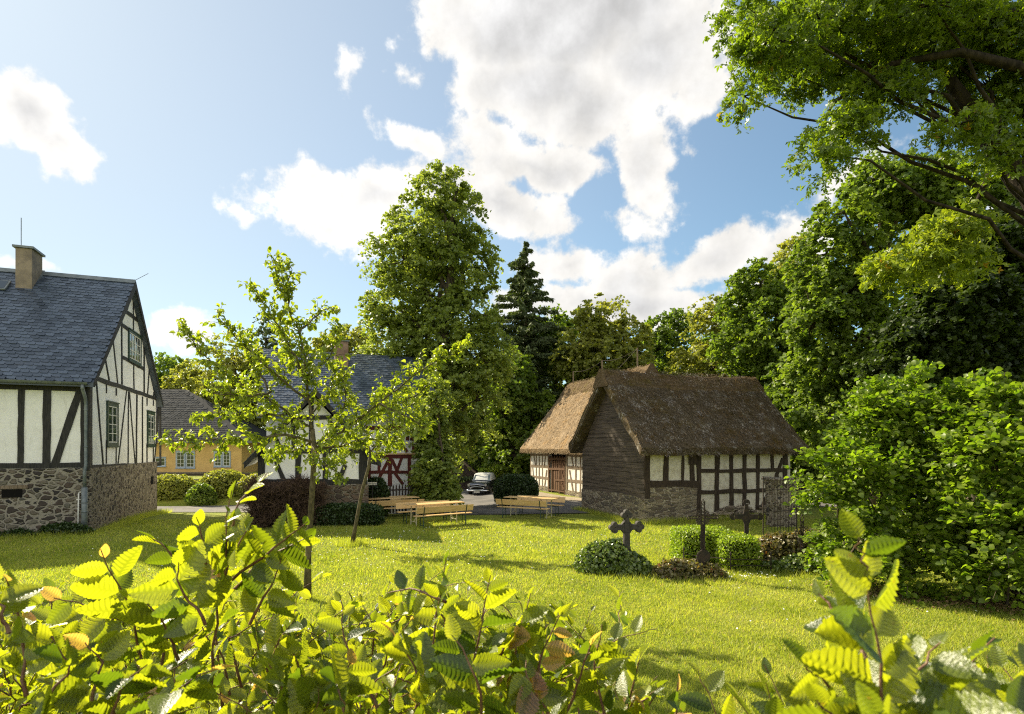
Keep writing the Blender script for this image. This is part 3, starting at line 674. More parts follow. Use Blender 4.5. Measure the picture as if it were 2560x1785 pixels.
    for i in range(2):
        x = [-LEN, ov - .15][i]
        for k in range(9): a = math.pi * (1 + k / 8); pts.append((x, y0 - .05 + math.cos(a) * .075, ze - .13 + math.sin(a) * .075))
    g.add(pts, [(k, k + 1, 9 + k + 1, 9 + k) for k in range(8)]); g.tube([(-LEN, y0 - .125, ze - .13), (ov - .15, y0 - .125, ze - .13)], .012, 6)
    g.build('gutter', M['zinc'], r, smooth=True)
    d = MB(); a, _ = front.pix(218, 1100)
    d.tube([(a, y0 - .05, ze - .2), (a, y0 - .05, ze - .32), (a + .0, -.16, ze - .62), (a, -.12, ze - .8), (a, -.12, zb + .1), (a - .02, -.17, zb - .1), (a - .02, -.17, 1.5)], .052, 10)
    for z in (4.0, 2.8): d.tube([(a, -.12, z), (a, -.12, z + .03)], .062, 10)
    d.build('downpipe', M['zinc'], r, smooth=True)
    d = MB(); d.tube([(a - .02, -.18, 1.5), (a - .02, -.18, -.2)], .085, 12); d.tube([(a - .02, -.18, 1.0), (a - .02, -.18, 1.03)], .095, 12); d.tube([(a - .02, -.18, .7), (a - .02, -.18, .73)], .095, 12); d.build('standpipe', M['zinc'], r, smooth=True)
    d = MB(); d.tube([(a - .2, -.1, 1.32), (a - .22, -.1, -.05)], .022, 8); d.tube([(a - .2, -.1, 1.34), (a + .05, -.12, 1.36)], .016, 6); d.tube([(a - .26, -.1, 1.1), (a - .14, -.1, 1.1)], .02, 6); d.build('water_pipe', M['white_paint'], r, smooth=True)
    return r
left_house()

# ------------------------------------------------------------------ house behind the apple tree
def middle_house():
    r = thing('timbered_house', 'slate roofed house with black timbered annex and red timbered front behind the apple tree', 'house', (-3.55, 26, 0), TH)
    L0 = -7.2; W = 8.0; ze, zr = 4.3, 7.55
    f = Wall(r, (0, 0, 0), (1, 0, 0), (0, -1, 0))
    w = MB(); f.slab(w, [(L0, -1), (-.05, -1), (-.05, ze), (L0, ze)], .25)
    w.extr([(L0, .25, -1), (L0, .25, ze), (L0, W / 2, zr - .15), (L0, W, ze), (L0, W, -1)], (.25, 0, 0)); w.extr([(-.05, .25, -1), (-.05, .25, ze), (-.05, W / 2, zr - .15), (-.05, W, ze), (-.05, W, -1)], (-.25, 0, 0))
    w.box(L0 + .25, -.3, W - .25, W, -1, ze); w.build('wall', M['plaster'], r)
    t = MB()
    for q in [(1060, 1160, 1580, 1160, .2), (1060, 1320, 1580, 1320, .13), (1190, 1180, 1190, 1320, .13), (1300, 1175, 1300, 1460, .18), (1290, 1190, 1178, 1400, .14), (1318, 1190, 1372, 1312, .14), (1415, 1180, 1368, 1312, .13),
              (1345, 1330, 1430, 1440, .14), (1495, 1160, 1495, 1460, .16), (1408, 1030, 1468, 1120, .14), (1535, 880, 1535, 1130, .14), (1090, 1180, 1090, 1480, .16), (1640, 880, 1640, 1440, .15), (1735, 880, 1735, 1440, .17), (1580, 1160, 1740, 1160, .2), (1580, 1320, 1740, 1320, .13), (1580, 1010, 1740, 1010, .13), (1650, 1180, 1720, 1310, .12), (1270, 985, 1590, 985, .13), (1290, 880, 1290, 1130, .14), (1400, 880, 1400, 985, .13), (1180, 900, 1180, 1130, .13), (1060, 880, 1600, 880, .18)]:
        f.pbeam(t, Z7, *q, proud=.03)
    t.build('timber_frame', M['red_timber'], r)
    m = MB(); a0, z0 = f.pix(920, 1135); a1, _ = f.pix(1042, 1135); f.slab(m, [(a0, z0 - .03), (a1, z0 - .03), (a1, z0 + .03), (a0, z0 + .03)], .06, .075); m.build('moulding', M['pine'], r)
    a0, z0 = f.pix(1011, 1102); a1, z1 = f.pix(1026, 1089); f.window(a0 - .05, a1 + .25, z0 - .1, z1 + .35, 'window', M['white_paint'], M['white_paint'], 2, 2)
    a0, z0 = f.pix(1028, 1200); f.window(a0, a0 + .6, z0 - .1, z0 + .85, 'window', M['white_paint'], M['white_paint'], 2, 3)
    u = MB(); y0 = -.4; ym = W / 2; x0, x1 = -7.55, .3
    S, N, L = roof_S(y0, ze - .15, ym, zr)
    for ya in (y0, W - y0): u.extr([(x0, ya, ze - .17), (x0, ym, zr), (x0, ym, zr - .2), (x0, ya, ze - .3)], (x1 - x0, 0, 0))
    V = slates(Vector((x0, y0, ze - .15)), X, S, N, x1 - x0, L, .25, .19, seed=3); roof = slate_obj('roof', r, [V], u)
    cw = Wall(r, (0, 2.9, 0), (1, 0, 0), (0, -1, 0)); a0, zt = cw.pix(838, 852); a1, _ = cw.pix(871, 852)
    c = MB(); c.box(a0, a1, 2.9, 3.6, 5.9, zt); ch = c.build('chimney', M['chimney_brown'], roof, bevel=.015)
    c = MB(); c.box(a0 - .05, a1 + .05, 2.85, 3.65, zt + .002, zt + .06); c.build('cap_slab', M['zinc'], ch)
    # annex
    ay = -3.76; g = Wall(r, (0, ay, 0), (1, 0, 0), (0, -1, 0)); ax0, ax1 = g.pix(647, 1200)[0], g.pix(919.5, 1200)[0]; am = (ax0 + ax1) / 2; zs, zee, za = 1.4, 2.6, 4.75
    s = MB(); g.slab(s, [(ax0 - .02, -.6), (ax1 + .02, -.6), (ax1 + .02, zs), (ax0 - .02, zs)], .4, .06); s.box(ax1 - .38, ax1 + .02, ay + .345, -.01, -.8, zs); s.box(ax0 - .02, ax0 + .38, ay + .345, -.01, -.8, zs); s.build('stone_base', M['rubble_brown'], r)
    w = MB(); g.slab(w, [(ax0, zs), (ax1, zs), (ax1, zee), (am, za - .15), (ax0, zee)], .2); w.box(ax1 - .2, ax1, ay + .2, -.01, zs, zee); w.box(ax0, ax0 + .2, ay + .2, -.01, zs, zee); w.build('wall', M['plaster'], r, )
    t = MB()
    for q in [(1025, 592, 2062, 592, .2), (1042, 300, 1042, 590, .24), (1010, 298, 2050, 294, .18), (1400, 320, 1400, 580, .2), (1660, 320, 1660, 580, .2), (1850, 430, 1790, 580, .16), (2020, 300, 2020, 590, .3), (1170, 310, 1200, 420, .14), (1200, 420, 1262, 580, .15)]:
        g.pbeam(t, Z4, *q, proud=.035, wob=.02)
    for q in [(515, 560, 515, 1090, .16), (330, 775, 720, 775, .15), (330, 775, 330, 1090, .13), (705, 775, 705, 1090, .14), (150, 1060, 200, 1090, .12), (140, 940, 205, 1080, .12), (880, 960, 800, 1080, .12)]:
        g.pbeam(t, Z7, *q, proud=.032)
    t.build('timber_frame', M['black_timber'], r)
    u = MB(); ov = .45
    for sg in (-1, 1):
        xe = am + sg * (am - ax0 + ov); ze_ = zee - ov * (za - zee) / (am - ax0)
        u.extr([(xe, ay - .35, ze_), (am, ay - .35, za), (am, ay - .35, za + .14), (xe, ay - .35, ze_ + .14)], (0, 5.5, 0))
    parts = []
    for sg, sd_ in ((1, 4), (-1, 5)):
        S = Vector((-sg * (am - ax0 + ov), 0, za - (zee - ov * (za - zee) / (am - ax0)))); L = S.length; S.normalize(); N = Vector((sg * S.z, 0, abs(S.x)))
        parts.append(slates(Vector((am + sg * (am - ax0 + ov), ay - .35, zee - ov * (za - zee) / (am - ax0) + .15)), Y, S, N, 5.4, L, .25, .19, seed=sd_))
    ar = slate_obj('annex_roof', r, parts, u)
    bb = MB()
    for sg in (-1, 1):
        xe = am + sg * (am - ax0 + ov); ze_ = zee - ov * (za - zee) / (am - ax0)
        bb.extr([(xe, ay - .39, ze_ - .04), (am, ay - .39, za - .06), (am, ay - .39, za + .16), (xe, ay - .39, ze_ + .14)], (0, .035, 0))
    bb.build('barge_board', M['black_timber'], ar)
    # sign, fence
    return r
middle_house()

def yellow_house():
    d = 47; a = P(395, 1180, d); b = P(604, 1180, d); x0, x1 = a.x - 9, b.x; z0 = .1; ze = 3.25
    r = thing('yellow_house', 'low ochre yellow house with dark hipped slate roof beyond the road', 'house', (x1, d, 0), 0)
    Wd = x0 - x1; D = 9
    f = Wall(r, (0, 0, 0), (1, 0, 0), (0, -1, 0)); m = MB(); m.box(Wd, 0, 0, D, z0 - 1.2, ze); m.build('wall', M['yellow'], r)
    s = MB(); s.box(Wd, .04, -.04, .3, z0 - 1, .72); s.build('plinth', M['grey_timber'], r)
    zr = 8.1; e = .5; hx = -7.3
    u = MB(); ym = D / 2
    u.add([(Wd, -e, ze - .1), (e, -e, ze - .1), (e, D + e, ze - .1), (Wd, D + e, ze - .1), (Wd, ym, zr), (hx, ym, zr)], [(0, 1, 5, 4), (1, 2, 5), (2, 3, 4, 5), (3, 0, 4), (3, 2, 1, 0)])
    S, N, L = roof_S(-e, ze - .1, ym, zr)
    clip = lambda a_, s_: (Wd + a_) < (e - (e - hx) * s_ / L) - .1
    V = slates(Vector((Wd, -e, ze - .08)), X, S, N, -Wd + e, L, .3, .25, clip=clip, seed=6); slate_obj('roof', r, [V], u, 'slate_dull')
    for (px0, px1, py0, py1) in ((440, 488, 1170, 1128), (535, 577, 1167, 1129)):
        a0, z_0 = f.pix(px0, py0); a1, z_1 = f.pix(px1, py1); am = (a0 + a1) / 2; wd = r
        for k, (p, q) in enumerate(((a0, am - .02), (am + .02, a1))): f.window(p, q, z_0, z_1, 'window', M['blue_paint'], M['white_paint'], 2, 4, casing=.08)
    a0, z_0 = f.pix(402, 1166); a1, z_1 = f.pix(415, 1143); f.window(a0 - .5, a1, z_0, z_1, 'window', M['blue_paint'], M['white_paint'], 2, 2)
yellow_house()

# ------------------------------------------------------------------ thatched barns
def thatch(name, parent, axis, c0, c1, mid, half, ze, zr, th, mtop, mstraw, ridge_m, seed, droop=0., n_straw=30000, strawL=.16):
    """a thatched roof; axis 'x' or 'y' is the ridge direction, mid/half across it"""
    r = np.random.default_rng(seed)
    prof = []; n = 16
    for i in range(n + 1):
        t = i / n; prof.append((-half + half * t, ze + (zr - ze) * t - .06 * math.sin(math.pi * t)))
    prof[-1] = (0, zr - .0); outer = prof + [(-a, z) for a, z in prof[-2::-1]]
    outer = [(a, z - .12 * max(0, 1 - abs(a) / (half * .16)) ** 2) for a, z in outer]
    k = th * math.sqrt(1 + (half / (zr - ze)) ** 2)
    inner = [(half * .97 - i / 6 * half * .97, ze - th * .75 + (i / 6) * (zr - ze - k * .55)) for i in range(7)]
    inner = inner + [(-a, z) for a, z in inner[-2::-1]]
    P_ = outer + inner; K = len(P_); m = int(abs(c1 - c0) / .16) + 1; V = []
    def mp(a, c, z): return (c, mid + a, z) if axis == 'x' else (mid + a, c, z)
    for j in range(m + 1):
        c = c0 + (c1 - c0) * j / m
        for i, (a, z) in enumerate(P_):
            q = Vector((a * 1.3, c * 1.3, z * 1.3)); nz = mnoise.noise(q + Vector((seed, 0, 0))) * .05 + mnoise.noise(q * 3.1) * .03
            cc = c + mnoise.noise(q * 1.7 + Vector((9, 9, seed))) * .09 * (1 if j in (0, m) else .2)
            sag = -.09 * math.sin(math.pi * j / m) * (1 - abs(a) / half)
            V.append(mp(a + (nz * .8 if a > 0 else -nz * .8), cc, z + nz + sag))
    F_ = [(j * K + i, j * K + (i + 1) % K, (j + 1) * K + (i + 1) % K, (j + 1) * K + i) for j in range(m) for i in range(K)]
    # caps: strips between outer and inner
    no, ni = len(outer), len(inner)
    for base in (0, m * K):
        for i in range(no - 1):
            i0 = no + (ni - 1) - round(i * (ni - 1) / (no - 1)); i1 = no + (ni - 1) - round((i + 1) * (ni - 1) / (no - 1))
            F_.append((base + i, base + i + 1, base + i1) if i0 == i1 else (base + i, base + i + 1, base + i1, base + i0))
    mb = MB(); mb.add(V, F_); ro = mb.build(name, M[mtop], parent, smooth=False)
    # loose straw ends over the surface
    N_ = n_straw; t = r.random(N_) ** .9; sg = r.choice([-1, 1], N_); c = r.uniform(min(c0, c1) - .03, max(c0, c1) + .03, N_)
    a = -half + half * t; z = ze + (zr - ze) * t - .06 * np.sin(np.pi * t) + .02 + .07 * (t > .8)
    eav = r.random(N_) < .12; z = np.where(eav, ze - r.random(N_) * th * .8, z); a = np.where(eav, -half + .02, a)
    sl = np.array([-half, -(zr - ze)]); sl = sl / np.linalg.norm(sl)
    d = np.stack([np.full(N_, sl[0]), r.normal(0, .35, N_), np.full(N_, sl[1]) + r.normal(0, .1, N_) + .22], 1)
    pos = np.stack([a, c, z], 1); d[:, 0] *= -sg * -1; pos[:, 0] *= -sg * -1
    Ls = strawL * r.uniform(.5, 1.5, N_)[:, None]; side = np.cross(d, np.array([0, 0, 1.0])); side /= np.linalg.norm(side, axis=1, keepdims=True)
    wv = side * .009; up = np.stack([-sg * sl[1] * 0 + 0 * a, 0 * a, .03 + 0 * a], 1)
    A = pos - wv; B = pos + wv; Cc = pos + d * Ls + up
    VV = np.stack([A, B, Cc], 1).reshape(-1, 3)
    if axis == 'x': VV = np.stack([VV[:, 1], mid + VV[:, 0], VV[:, 2]], 1)
    else: VV = np.stack([mid + VV[:, 0], VV[:, 1], VV[:, 2]], 1)
    link('straw_layer', arrays_mesh('straw_layer', VV, None, np.repeat(r.random(N_), 3), T=np.arange(N_ * 3).reshape(-1, 3)), ro, [M[mstraw]])
    # ridge roll
    rb = MB(); rp = [(-half * .2, zr - .22 * (zr - ze) + .0), (-half * .19, zr - .2 * (zr - ze) + .05), (-.12, zr - .02), (0, zr + .03), (.12, zr - .02), (half * .19, zr - .2 * (zr - ze) + .05), (half * .2, zr - .22 * (zr - ze))]
    rp2 = []
    for i in range(len(rp) - 1):
        for q in range(4): rp2.append((rp[i][0] + (rp[i + 1][0] - rp[i][0]) * q / 4, rp[i][1] + (rp[i + 1][1] - rp[i][1]) * q / 4))
    rp2.append(rp[-1]); K = len(rp2); V = []
    for j in range(m + 1):
        c = c0 - .04 + (c1 - c0 + .08) * j / m
        for (a, z) in rp2:
            q = Vector((a * 2, c * 2, z * 2)); nz = mnoise.noise(q) * .05 + mnoise.noise(q * 2.7) * .035
            lo = (1 if abs(a) > half * .2 else 0) * mnoise.noise(Vector((c * 1.7, seed, 0))) * .07
            V.append(mp(a * (1 + lo), c, z + nz - .09 * math.sin(math.pi * j / m) - lo))
    rb.add(V, [(j * K + i, j * K + i + 1, (j + 1) * K + i + 1, (j + 1) * K + i) for j in range(m) for i in range(K - 1)] + [tuple(range(K)), tuple(m * K + i for i in range(K - 1, -1, -1))])
    rb.build('ridge_roll', M[ridge_m], ro)
    return ro
def front_barn():
    r = thing('thatched_barn', 'small barn with dark mossy thatch, black boarded gable and white timbered front', 'barn', (4.93, 20.6, 0), TH)
    W = 4.9; L = 7.0; ze, zr = 2.82, 5.95; ym = W / 2
    f = Wall(r, (0, 0, 0), (1, 0, 0), (0, -1, 0)); g = Wall(r, (0, 0, 0), (0, 1, 0), (-1, 0, 0))
    zsb = .98
    s = MB(); g.slab(s, [(-.05, -.4), (W, -.4), (W, .92), (3, .95), (1.6, 1.0), (-.05, .9)], .4, .08)
    f.slab(s, [(-.0795, -.4), (.0, -.4), (.0, .9), (-.0795, .9)], .05, .055)
    a1, _ = f.pix(1250 + 1328 / 2.669, 1250); a0 = .12; _, zt = f.pix(1250 + 1150 / 2.669, 850 + 975 / 2.669)
    f.slab(s, [(0.001, -.4), (a1 - .05, -.4), (a1 - .05, zt + .02), (a0, zt + .02), (0.001, zt - .03)], .3, .02)
    s.build('stone_base', M['rubble_barn'], r)
    w = MB(); f.slab(w, [(.02, .2), (L, .2), (L, 2.9), (.02, 2.9)], .18, -.02); w.extr([(L - .2, .2, 0), (L - .2, .2, 2.9), (L - .2, ym, 5.5), (L - .2, W, 2.9), (L - .2, W, 0)], (.18, 0, 0)); w.box(.2, L - .25, W - .2, W - .02, 0, 2.9); w.build('wall', M['plaster_panel'], r)
    t = MB()
    for q in [(955, 738, 2000, 738, .24), (982, 740, 982, 1060, .2), (1108, 760, 1108, 945, .2), (1220, 755, 1220, 945, .1), (1282, 755, 1282, 945, .2), (1000, 958, 1340, 962, .24), (1328, 745, 1326, 1150, .18), (1450, 745, 1446, 1150, .2), (1545, 745, 1545, 1150, .18), (1634, 745, 1630, 1150, .17),
              (1722, 745, 1716, 1150, .15), (1816, 745, 1816, 865, .14), (1903, 745, 1903, 1140, .22), (1335, 875, 1895, 868, .15), (1335, 1014, 1800, 1004, .15), (1430, 1158, 1900, 1145, .16), (1888, 792, 1845, 910, .14), (1850, 900, 1740, 1135, .16), (1780, 1005, 1900, 1005, .12)]:
        f.pbeam(t, Z3, *q, proud=.025, wob=.022)
    t.build('timber_frame', M['brown_timber'], r)
    v = MB(); a0, z0 = f.pix(1250 + 1256 / 2.669, 850 + 832 / 2.669); a1, z1 = f.pix(1250 + 1308 / 2.669, 850 + 757 / 2.669); f.slab(v, [(a0, z0), (a1, z0), (a1, z1), (a0, z1)], .03, .052); v.build('hatch', M['brown_timber'], r)  # dark slab in place of the shade inside an open window hole
    # boulders under the sill
    bo = MB(); rd = random.Random(4)
    for k in range(34):
        aa = rd.uniform(2.9, 7.1); z = rd.choice([.02, .2, .36]) + rd.uniform(-.04, .04); c = f.pt(aa, z, rd.uniform(.0, .2) - z * .3); sx, sy, sz = rd.uniform(.2, .42), rd.uniform(.14, .22), rd.uniform(.08, .15)
        vs, fs = [], []; NU, NV = 8, 5
        for i in range(NV + 1):
            for j in range(NU):
                th_, ph = math.pi * i / NV, 2 * math.pi * j / NU; d = Vector((math.sin(th_) * math.cos(ph), math.sin(th_) * math.sin(ph), math.cos(th_)))
                q = 1 + .35 * mnoise.noise(d * 1.3 + Vector((k * 3.1, 0, 0))); vs.append(c + Vector((d.x * sx * q, d.y * sy * q, d.z * sz * q)))
        for i in range(NV):
            for j in range(NU): fs.append((i * NU + j, i * NU + (j + 1) % NU, (i + 1) * NU + (j + 1) % NU, (i + 1) * NU + j))
        bo.add(vs, fs)
    bo.build('boulder_footing', M['rubble_barn'], r)
    # boards of the gable
    b = MB(); z = .9; rd = random.Random(9); roofy = lambda zz: max(0, (zz - 2.62) * (ym) / (zr - .2 - 2.62))
    while z < 5.5:
        h = rd.uniform(.17, .25); y0, y1 = roofy(z), W - roofy(z); y0b, y1b = roofy(z + h), W - roofy(z + h); 
        if y1 - y0 < .2: break
        jn = rd.uniform(-.012, .012)
        b.add([(-.05 - jn * .3, y0, z), (-.05 + jn * .4, y1, z + jn), (-.03, y1b, z + h + jn), (-.03, y0b, z + h), (.02, y0, z), (.02, y1, z), (.02, y1b, z + h), (.02, y0b, z + h)], [(0, 1, 2, 3), (4, 7, 6, 5), (0, 4, 5, 1), (3, 2, 6, 7), (0, 3, 7, 4), (1, 5, 6, 2)])
        z += h - .012
    b.build('boarded_gable', M['dark_boards'], r)
    ro = thatch('roof', r, 'x', -.5, L + .45, ym, ym + .5, ze - .05, zr, .34, 'thatch_moss', 'straw_moss', 'thatch_ridge', 3, n_straw=34000)
    p = MB(); p.tube([(-.52, ym + .1, zr - .45), (-.5, W + .05, ze + .2)], .03, 6); p.build('verge_pole', M['grey_timber'], ro)
M['dark_boards'] = mat('tarred_boards', lambda t, co: (t.mix(t.ramp(t.noise(t.mapping(co, scale=(4, .4, 9)), 3, 6, .65), .3, .75), (.038, .029, .022), (.15, .115, .085)), t.noise(t.mapping(co, scale=(6, .6, 12)), 5, 5), .006), .7, .3)
front_barn()
def left_barn():
    r = thing('thatched_barn', 'sunlit white timbered barn with straw thatch and a tall brown wooden gate', 'barn', (4.4, 29.7, 0), TH)
    W = 6.4; ze, zr = 2.8, 7.3
    g = Wall(r, (0, 0, 0), (0, 1, 0), (-1, 0, 0)); L = g.pix(1326.5, 1200)[0]
    w = MB(); a0, _ = g.pix(1300 + 640 / 8.894, 1200); a1, _ = g.pix(1300 + 1020 / 8.894, 1200)  # gate span (far, near)
    g.slab(w, [(0, .15), (a1, .15), (a1, 3), (0, 3)], .2); g.slab(w, [(a0, .15), (L, .15), (L, 3), (a0, 3)], .2)
    for yy in (0.001, L - .2): w.extr([(.2, yy, 0), (.2, yy, 3), (W / 2, yy, zr - .5), (W - .2, yy, 3), (W - .2, yy, 0)], (0, .2, 0))
    w.box(W - .2, W, 0, L, 0, 3)
    w.build('wall', M['plaster_lit'], r)
    s = MB(); g.slab(s, [(0, -.6), (a1 - .02, -.6), (a1 - .02, .3), (0, .3)], .3, .06); g.slab(s, [(a0 + .02, -.6), (L, -.6), (L, .32), (a0 + .02, .32)], .3, .06); s.build('stone_base', M['rubble_barn'], r)
    t = MB()
    for q in [(240, 505, 620, 510, .14), (240, 750, 620, 770, .16), (240, 980, 620, 1035, .15), (240, 1165, 620, 1290, .16), (1070, 515, 1400, 525, .16), (1065, 780, 1400, 805, .17), (1065, 1080, 1400, 1110, .16), (1065, 1345, 1400, 1385, .17),
              (285, 350, 345, 750, .11), (285, 770, 315, 1150, .11), (365, 350, 365, 1180, .12), (430, 350, 430, 1200, .12), (505, 350, 502, 1230, .12), (600, 340, 540, 770, .12), (595, 840, 548, 1240, .12), (242, 350, 242, 1160, .14), (630, 335, 630, 1290, .12),
              (1130, 330, 1190, 790, .13), (1105, 850, 1190, 1360, .13), (1245, 430, 1240, 1370, .13), (1350, 430, 1345, 1375, .13), (1405, 400, 1405, 1385, .12)]:
        g.pbeam(t, ZG, *q, proud=.025, wob=.01)
    g.pbeam(t, ZG, 1045, 340, 1045, 1400, .22, proud=.04)
    t.build('timber_frame', M['grey_timber'], r)
    d = MB(); d.box(.35, .4, a1, a0, -.3, 2.95); d.box(.0, .35, a1 - .08, a1, -.2, 2.9); d.build('gateway_recess', M['dark_hole'], r)
    gt = MB(); gw = lambda *q, w, pr=.05: g.pbeam(gt, ZG, *q, w, proud=pr, wob=.004, back=0.)
    for x in np.linspace(725, 985, 7): gt_ = g.pbeam(gt, ZG, x, 635, x, 1290, .2, proud=.01, wob=.0, back=.02)
    for q, w_ in (((640, 600, 1010, 605), .09), ((640, 815, 1010, 830), .13), ((800, 1065, 1000, 1075), .1), ((640, 1280, 1005, 1330), .09), ((640, 1375, 1005, 1445), .1), ((650, 560, 650, 1420), .1), ((715, 840, 715, 1390), .09), ((888, 620, 888, 1400), .09), ((1000, 560, 1000, 1450), .11),
                  ((690, 610, 650, 790), .07), ((925, 600, 990, 790), .07), ((925, 840, 990, 1060), .07), ((925, 1090, 990, 1270), .07)): gw(*q, w=w_)
    for k in range(6):
        x = 650 + k * 58; gw(x, 585, x + 16, 530, w=.035); gw(x + 16, 530, x + 34, 585, w=.035)
    gt.build('gate', M['gate_wood'], r)
    ro = thatch('roof', r, 'y', -.5, L + .55, W / 2, W / 2 + .55, ze - .1, zr, .32, 'thatch_lit', 'straw', 'thatch_ridge', 8, n_straw=42000)
    rp = Wall(r, (W / 2, 0, 0), (0, 1, 0), (-1, 0, 0)); tips = []
    for (x, y0, y1) in ((490, 285, 208), (683, 205, 135), (918, 155, 52)):
        a, z0 = rp.pix(1250 + x / 2.669, 850 + y0 / 2.669); _, z1 = rp.pix(1250 + x / 2.669, 850 + y1 / 2.669); m = MB(); m.tube([rp.pt(a, zr - .2), rp.pt(a, z1)], .04, 7); m.build('conductor_post', M['grey_timber'], ro); tips.append(rp.pt(a, z1 - .03))
    m = MB()
    for i in range(2): m.tube([tips[i].lerp(tips[i + 1], k / 8) - Vector((0, 0, .22 * math.sin(math.pi * k / 8))) for k in range(9)], .012, 5)
    m.tube([tips[2], tips[2] + Vector((-.5, 1.2, -1.0))], .01, 5)
    m.build('conductor_wire', M['iron'], ro)
left_barn()
# ------------------------------------------------------------------ woodland and big trees
def gz(x, y): return float(ground_z(x, y))
def base_at(px, d): x = (px - 1280) / F * d; return (x, d, gz(x, d))
def px_tree(name, label, bpx, d, lobes, leaf, n_clump, per, cs, ls, seed, **kw):
    L = []
    rd = random.Random(seed)
    for l in lobes:
        q = LP(l[0], l[1], l[2], l[3], d + (l[4] if len(l) > 4 else rd.uniform(-.6, .6)), None)
        L.append((*q[:4], q[4] * kw.get('deep', .9), q[5]))
    kw.pop('deep', None)
    return tree(name, label, base_at(bpx, d), L, leaf, n_clump, per, cs, ls, seed, **kw)
MAPLE, FOLD = _maple(), _fold()
GW = 'trees of the wood behind the houses'
px_tree('linden_tree', 'tall linden with a full crown between the slate roofed house and the straw thatched barn', 1100, 31,
        [(1098, 480, 62, 50), (1050, 560, 85, 62), (1145, 565, 80, 75), (1090, 620, 120, 80), (1010, 650, 75, 70), (1165, 670, 75, 90), (1060, 740, 120, 90), (1000, 770, 78, 70), (1175, 790, 85, 90), (1110, 830, 110, 90), (985, 850, 70, 60), (1060, 900, 100, 80), (1200, 890, 75, 80), (1110, 980, 105, 80), (1190, 1000, 70, 80), (1120, 1080, 70, 70), (950, 800, 40, 34), (1140, 470, 36, 32), (1245, 860, 38, 60)],
        'leaf_lime', 900, 100, .58, .16, 21, trunk_r=.42, twigs=150, shell=.5, flat=.6)
px_tree('lilac_bush', 'bright leafy bush at the foot of the tall linden, behind the beer tables', 1105, 24.3,
        [(1085, 1120, 38, 70), (1075, 1180, 42, 50), (1105, 1200, 34, 45), (1070, 1050, 32, 60), (1085, 1240, 50, 24), (1090, 1000, 28, 50)], 'leaf_lime', 320, 85, .35, .13, 22, trunk_r=.08, twigs=40, cat='bush')
def spruce():
    d = 47; b = base_at(1312, d); ht = 2.8 + (HZ - 602) / F * d - b[2]; r = thing('spruce_tree', 'dark spruce with a pointed top, just to the right of the tall linden', 'tree', b, 0, None)
    t = MB(); t.tube([(0, 0, -.2), (.1, 0, ht * .5), (0, .1, ht)], [.32, .2, .03], 9); t.build('trunk', M['bark'], r, smooth=True)
    rs = np.random.default_rng(5); pos, ax, nr = [], [], []; lb = MB()
    z = 1.5
    while z < ht:
        rad = (1 - z / ht) ** .8 * 8.2 * rs.uniform(.45, 1.15) + .2; nb = 7 if z < ht * .9 else 4
        for k in range(nb):
            a = rs.uniform(0, 6.283); L = rad * rs.uniform(.6, 1.15); d_ = np.array([math.cos(a), math.sin(a), 0]); drop = rs.uniform(-.35, -.02)
            n = int(28 + 56 * L)
            tt = rs.random(n) ** .8; side = np.array([-d_[1], d_[0], 0]); sw = rs.uniform(-1, 1, n) * (.1 + .08 * L * (1 - tt))
            p = np.outer(tt * L, d_) + np.outer(sw, side); p[:, 2] += z + drop * tt * L + .12 * (tt ** 3) * L - rs.random(n) * .28
            pos.append(p); a_ = np.outer(np.ones(n), d_) * .5 + side * np.sign(sw)[:, None] * .5 + rs.normal(0, .25, (n, 3)); a_[:, 2] -= .5; ax.append(a_); nr.append(rs.normal(0, .5, (n, 3)) + [0, 0, .6])
            if k < 4: lb.tube([(0, 0, z), tuple(d_ * L * .5 + [0, 0, z + drop * .5 * L]), tuple(d_ * L + [0, 0, z + (drop + .12) * L])], [.05, .03, .01], 4)
        z += .5
    pos, ax, nr = map(np.concatenate, (pos, ax, nr)); n = len(pos)
    tm = (np.array([[-.5, 0, 0], [0, .2, 0], [.5, 0, -.05], [0, -.2, 0]]), np.array([[0, 1, 2, 3]]))
    lb.build('limb', M['bark'], r); leaf_object('crown', place_leaves(tm, pos, ax, nr, rs.uniform(.22, .5, n), rs.random(n)), M['leaf_needle'], r)
spruce()
px_tree('forest_tree', 'dark green rounded tree just right of the left house gable', 425, 68, [(425, 940, 50, 50), (410, 1010, 50, 70), (450, 1020, 60, 80)], 'leaf_wood', 240, 60, 1.0, .34, 31, group=GW)
px_tree('forest_tree', 'bright yellow green rounded tree above the hipped roof of the yellow house', 480, 60, [(478, 965, 55, 50), (450, 1010, 45, 50), (520, 1010, 60, 60), (490, 1060, 80, 50)], 'leaf_pale', 320, 60, .8, .28, 32, group=GW)
px_tree('forest_tree', 'green tree behind the left half of the apple tree', 590, 56, [(585, 890, 60, 55), (540, 950, 60, 60), (620, 960, 70, 80), (570, 1030, 100, 70), (560, 1110, 110, 60)], 'leaf_pale', 380, 60, .8, .26, 33, group=GW)
px_tree('forest_tree', 'dark conifer like tree peeking over the left end of the slate ridge', 672, 58, [(665, 850, 26, 60), (672, 920, 40, 60), (670, 1000, 60, 70)], 'leaf_needle', 200, 60, .7, .26, 34, group=GW)
px_tree('forest_tree', 'light green treetop peeking over the slate ridge beside the brown chimney', 870, 50, [(860, 870, 65, 45), (915, 860, 45, 40), (800, 900, 50, 40), (870, 950, 120, 70)], 'leaf_pale', 300, 60, .7, .26, 35, group=GW)
px_tree('forest_tree', 'green tree right beside the dark spruce', 1385, 50, [(1395, 815, 60, 45), (1350, 870, 65, 60), (1420, 880, 60, 60), (1380, 950, 90, 70), (1340, 1040, 80, 90)], 'leaf_wood', 420, 70, .75, .26, 36, group=GW)
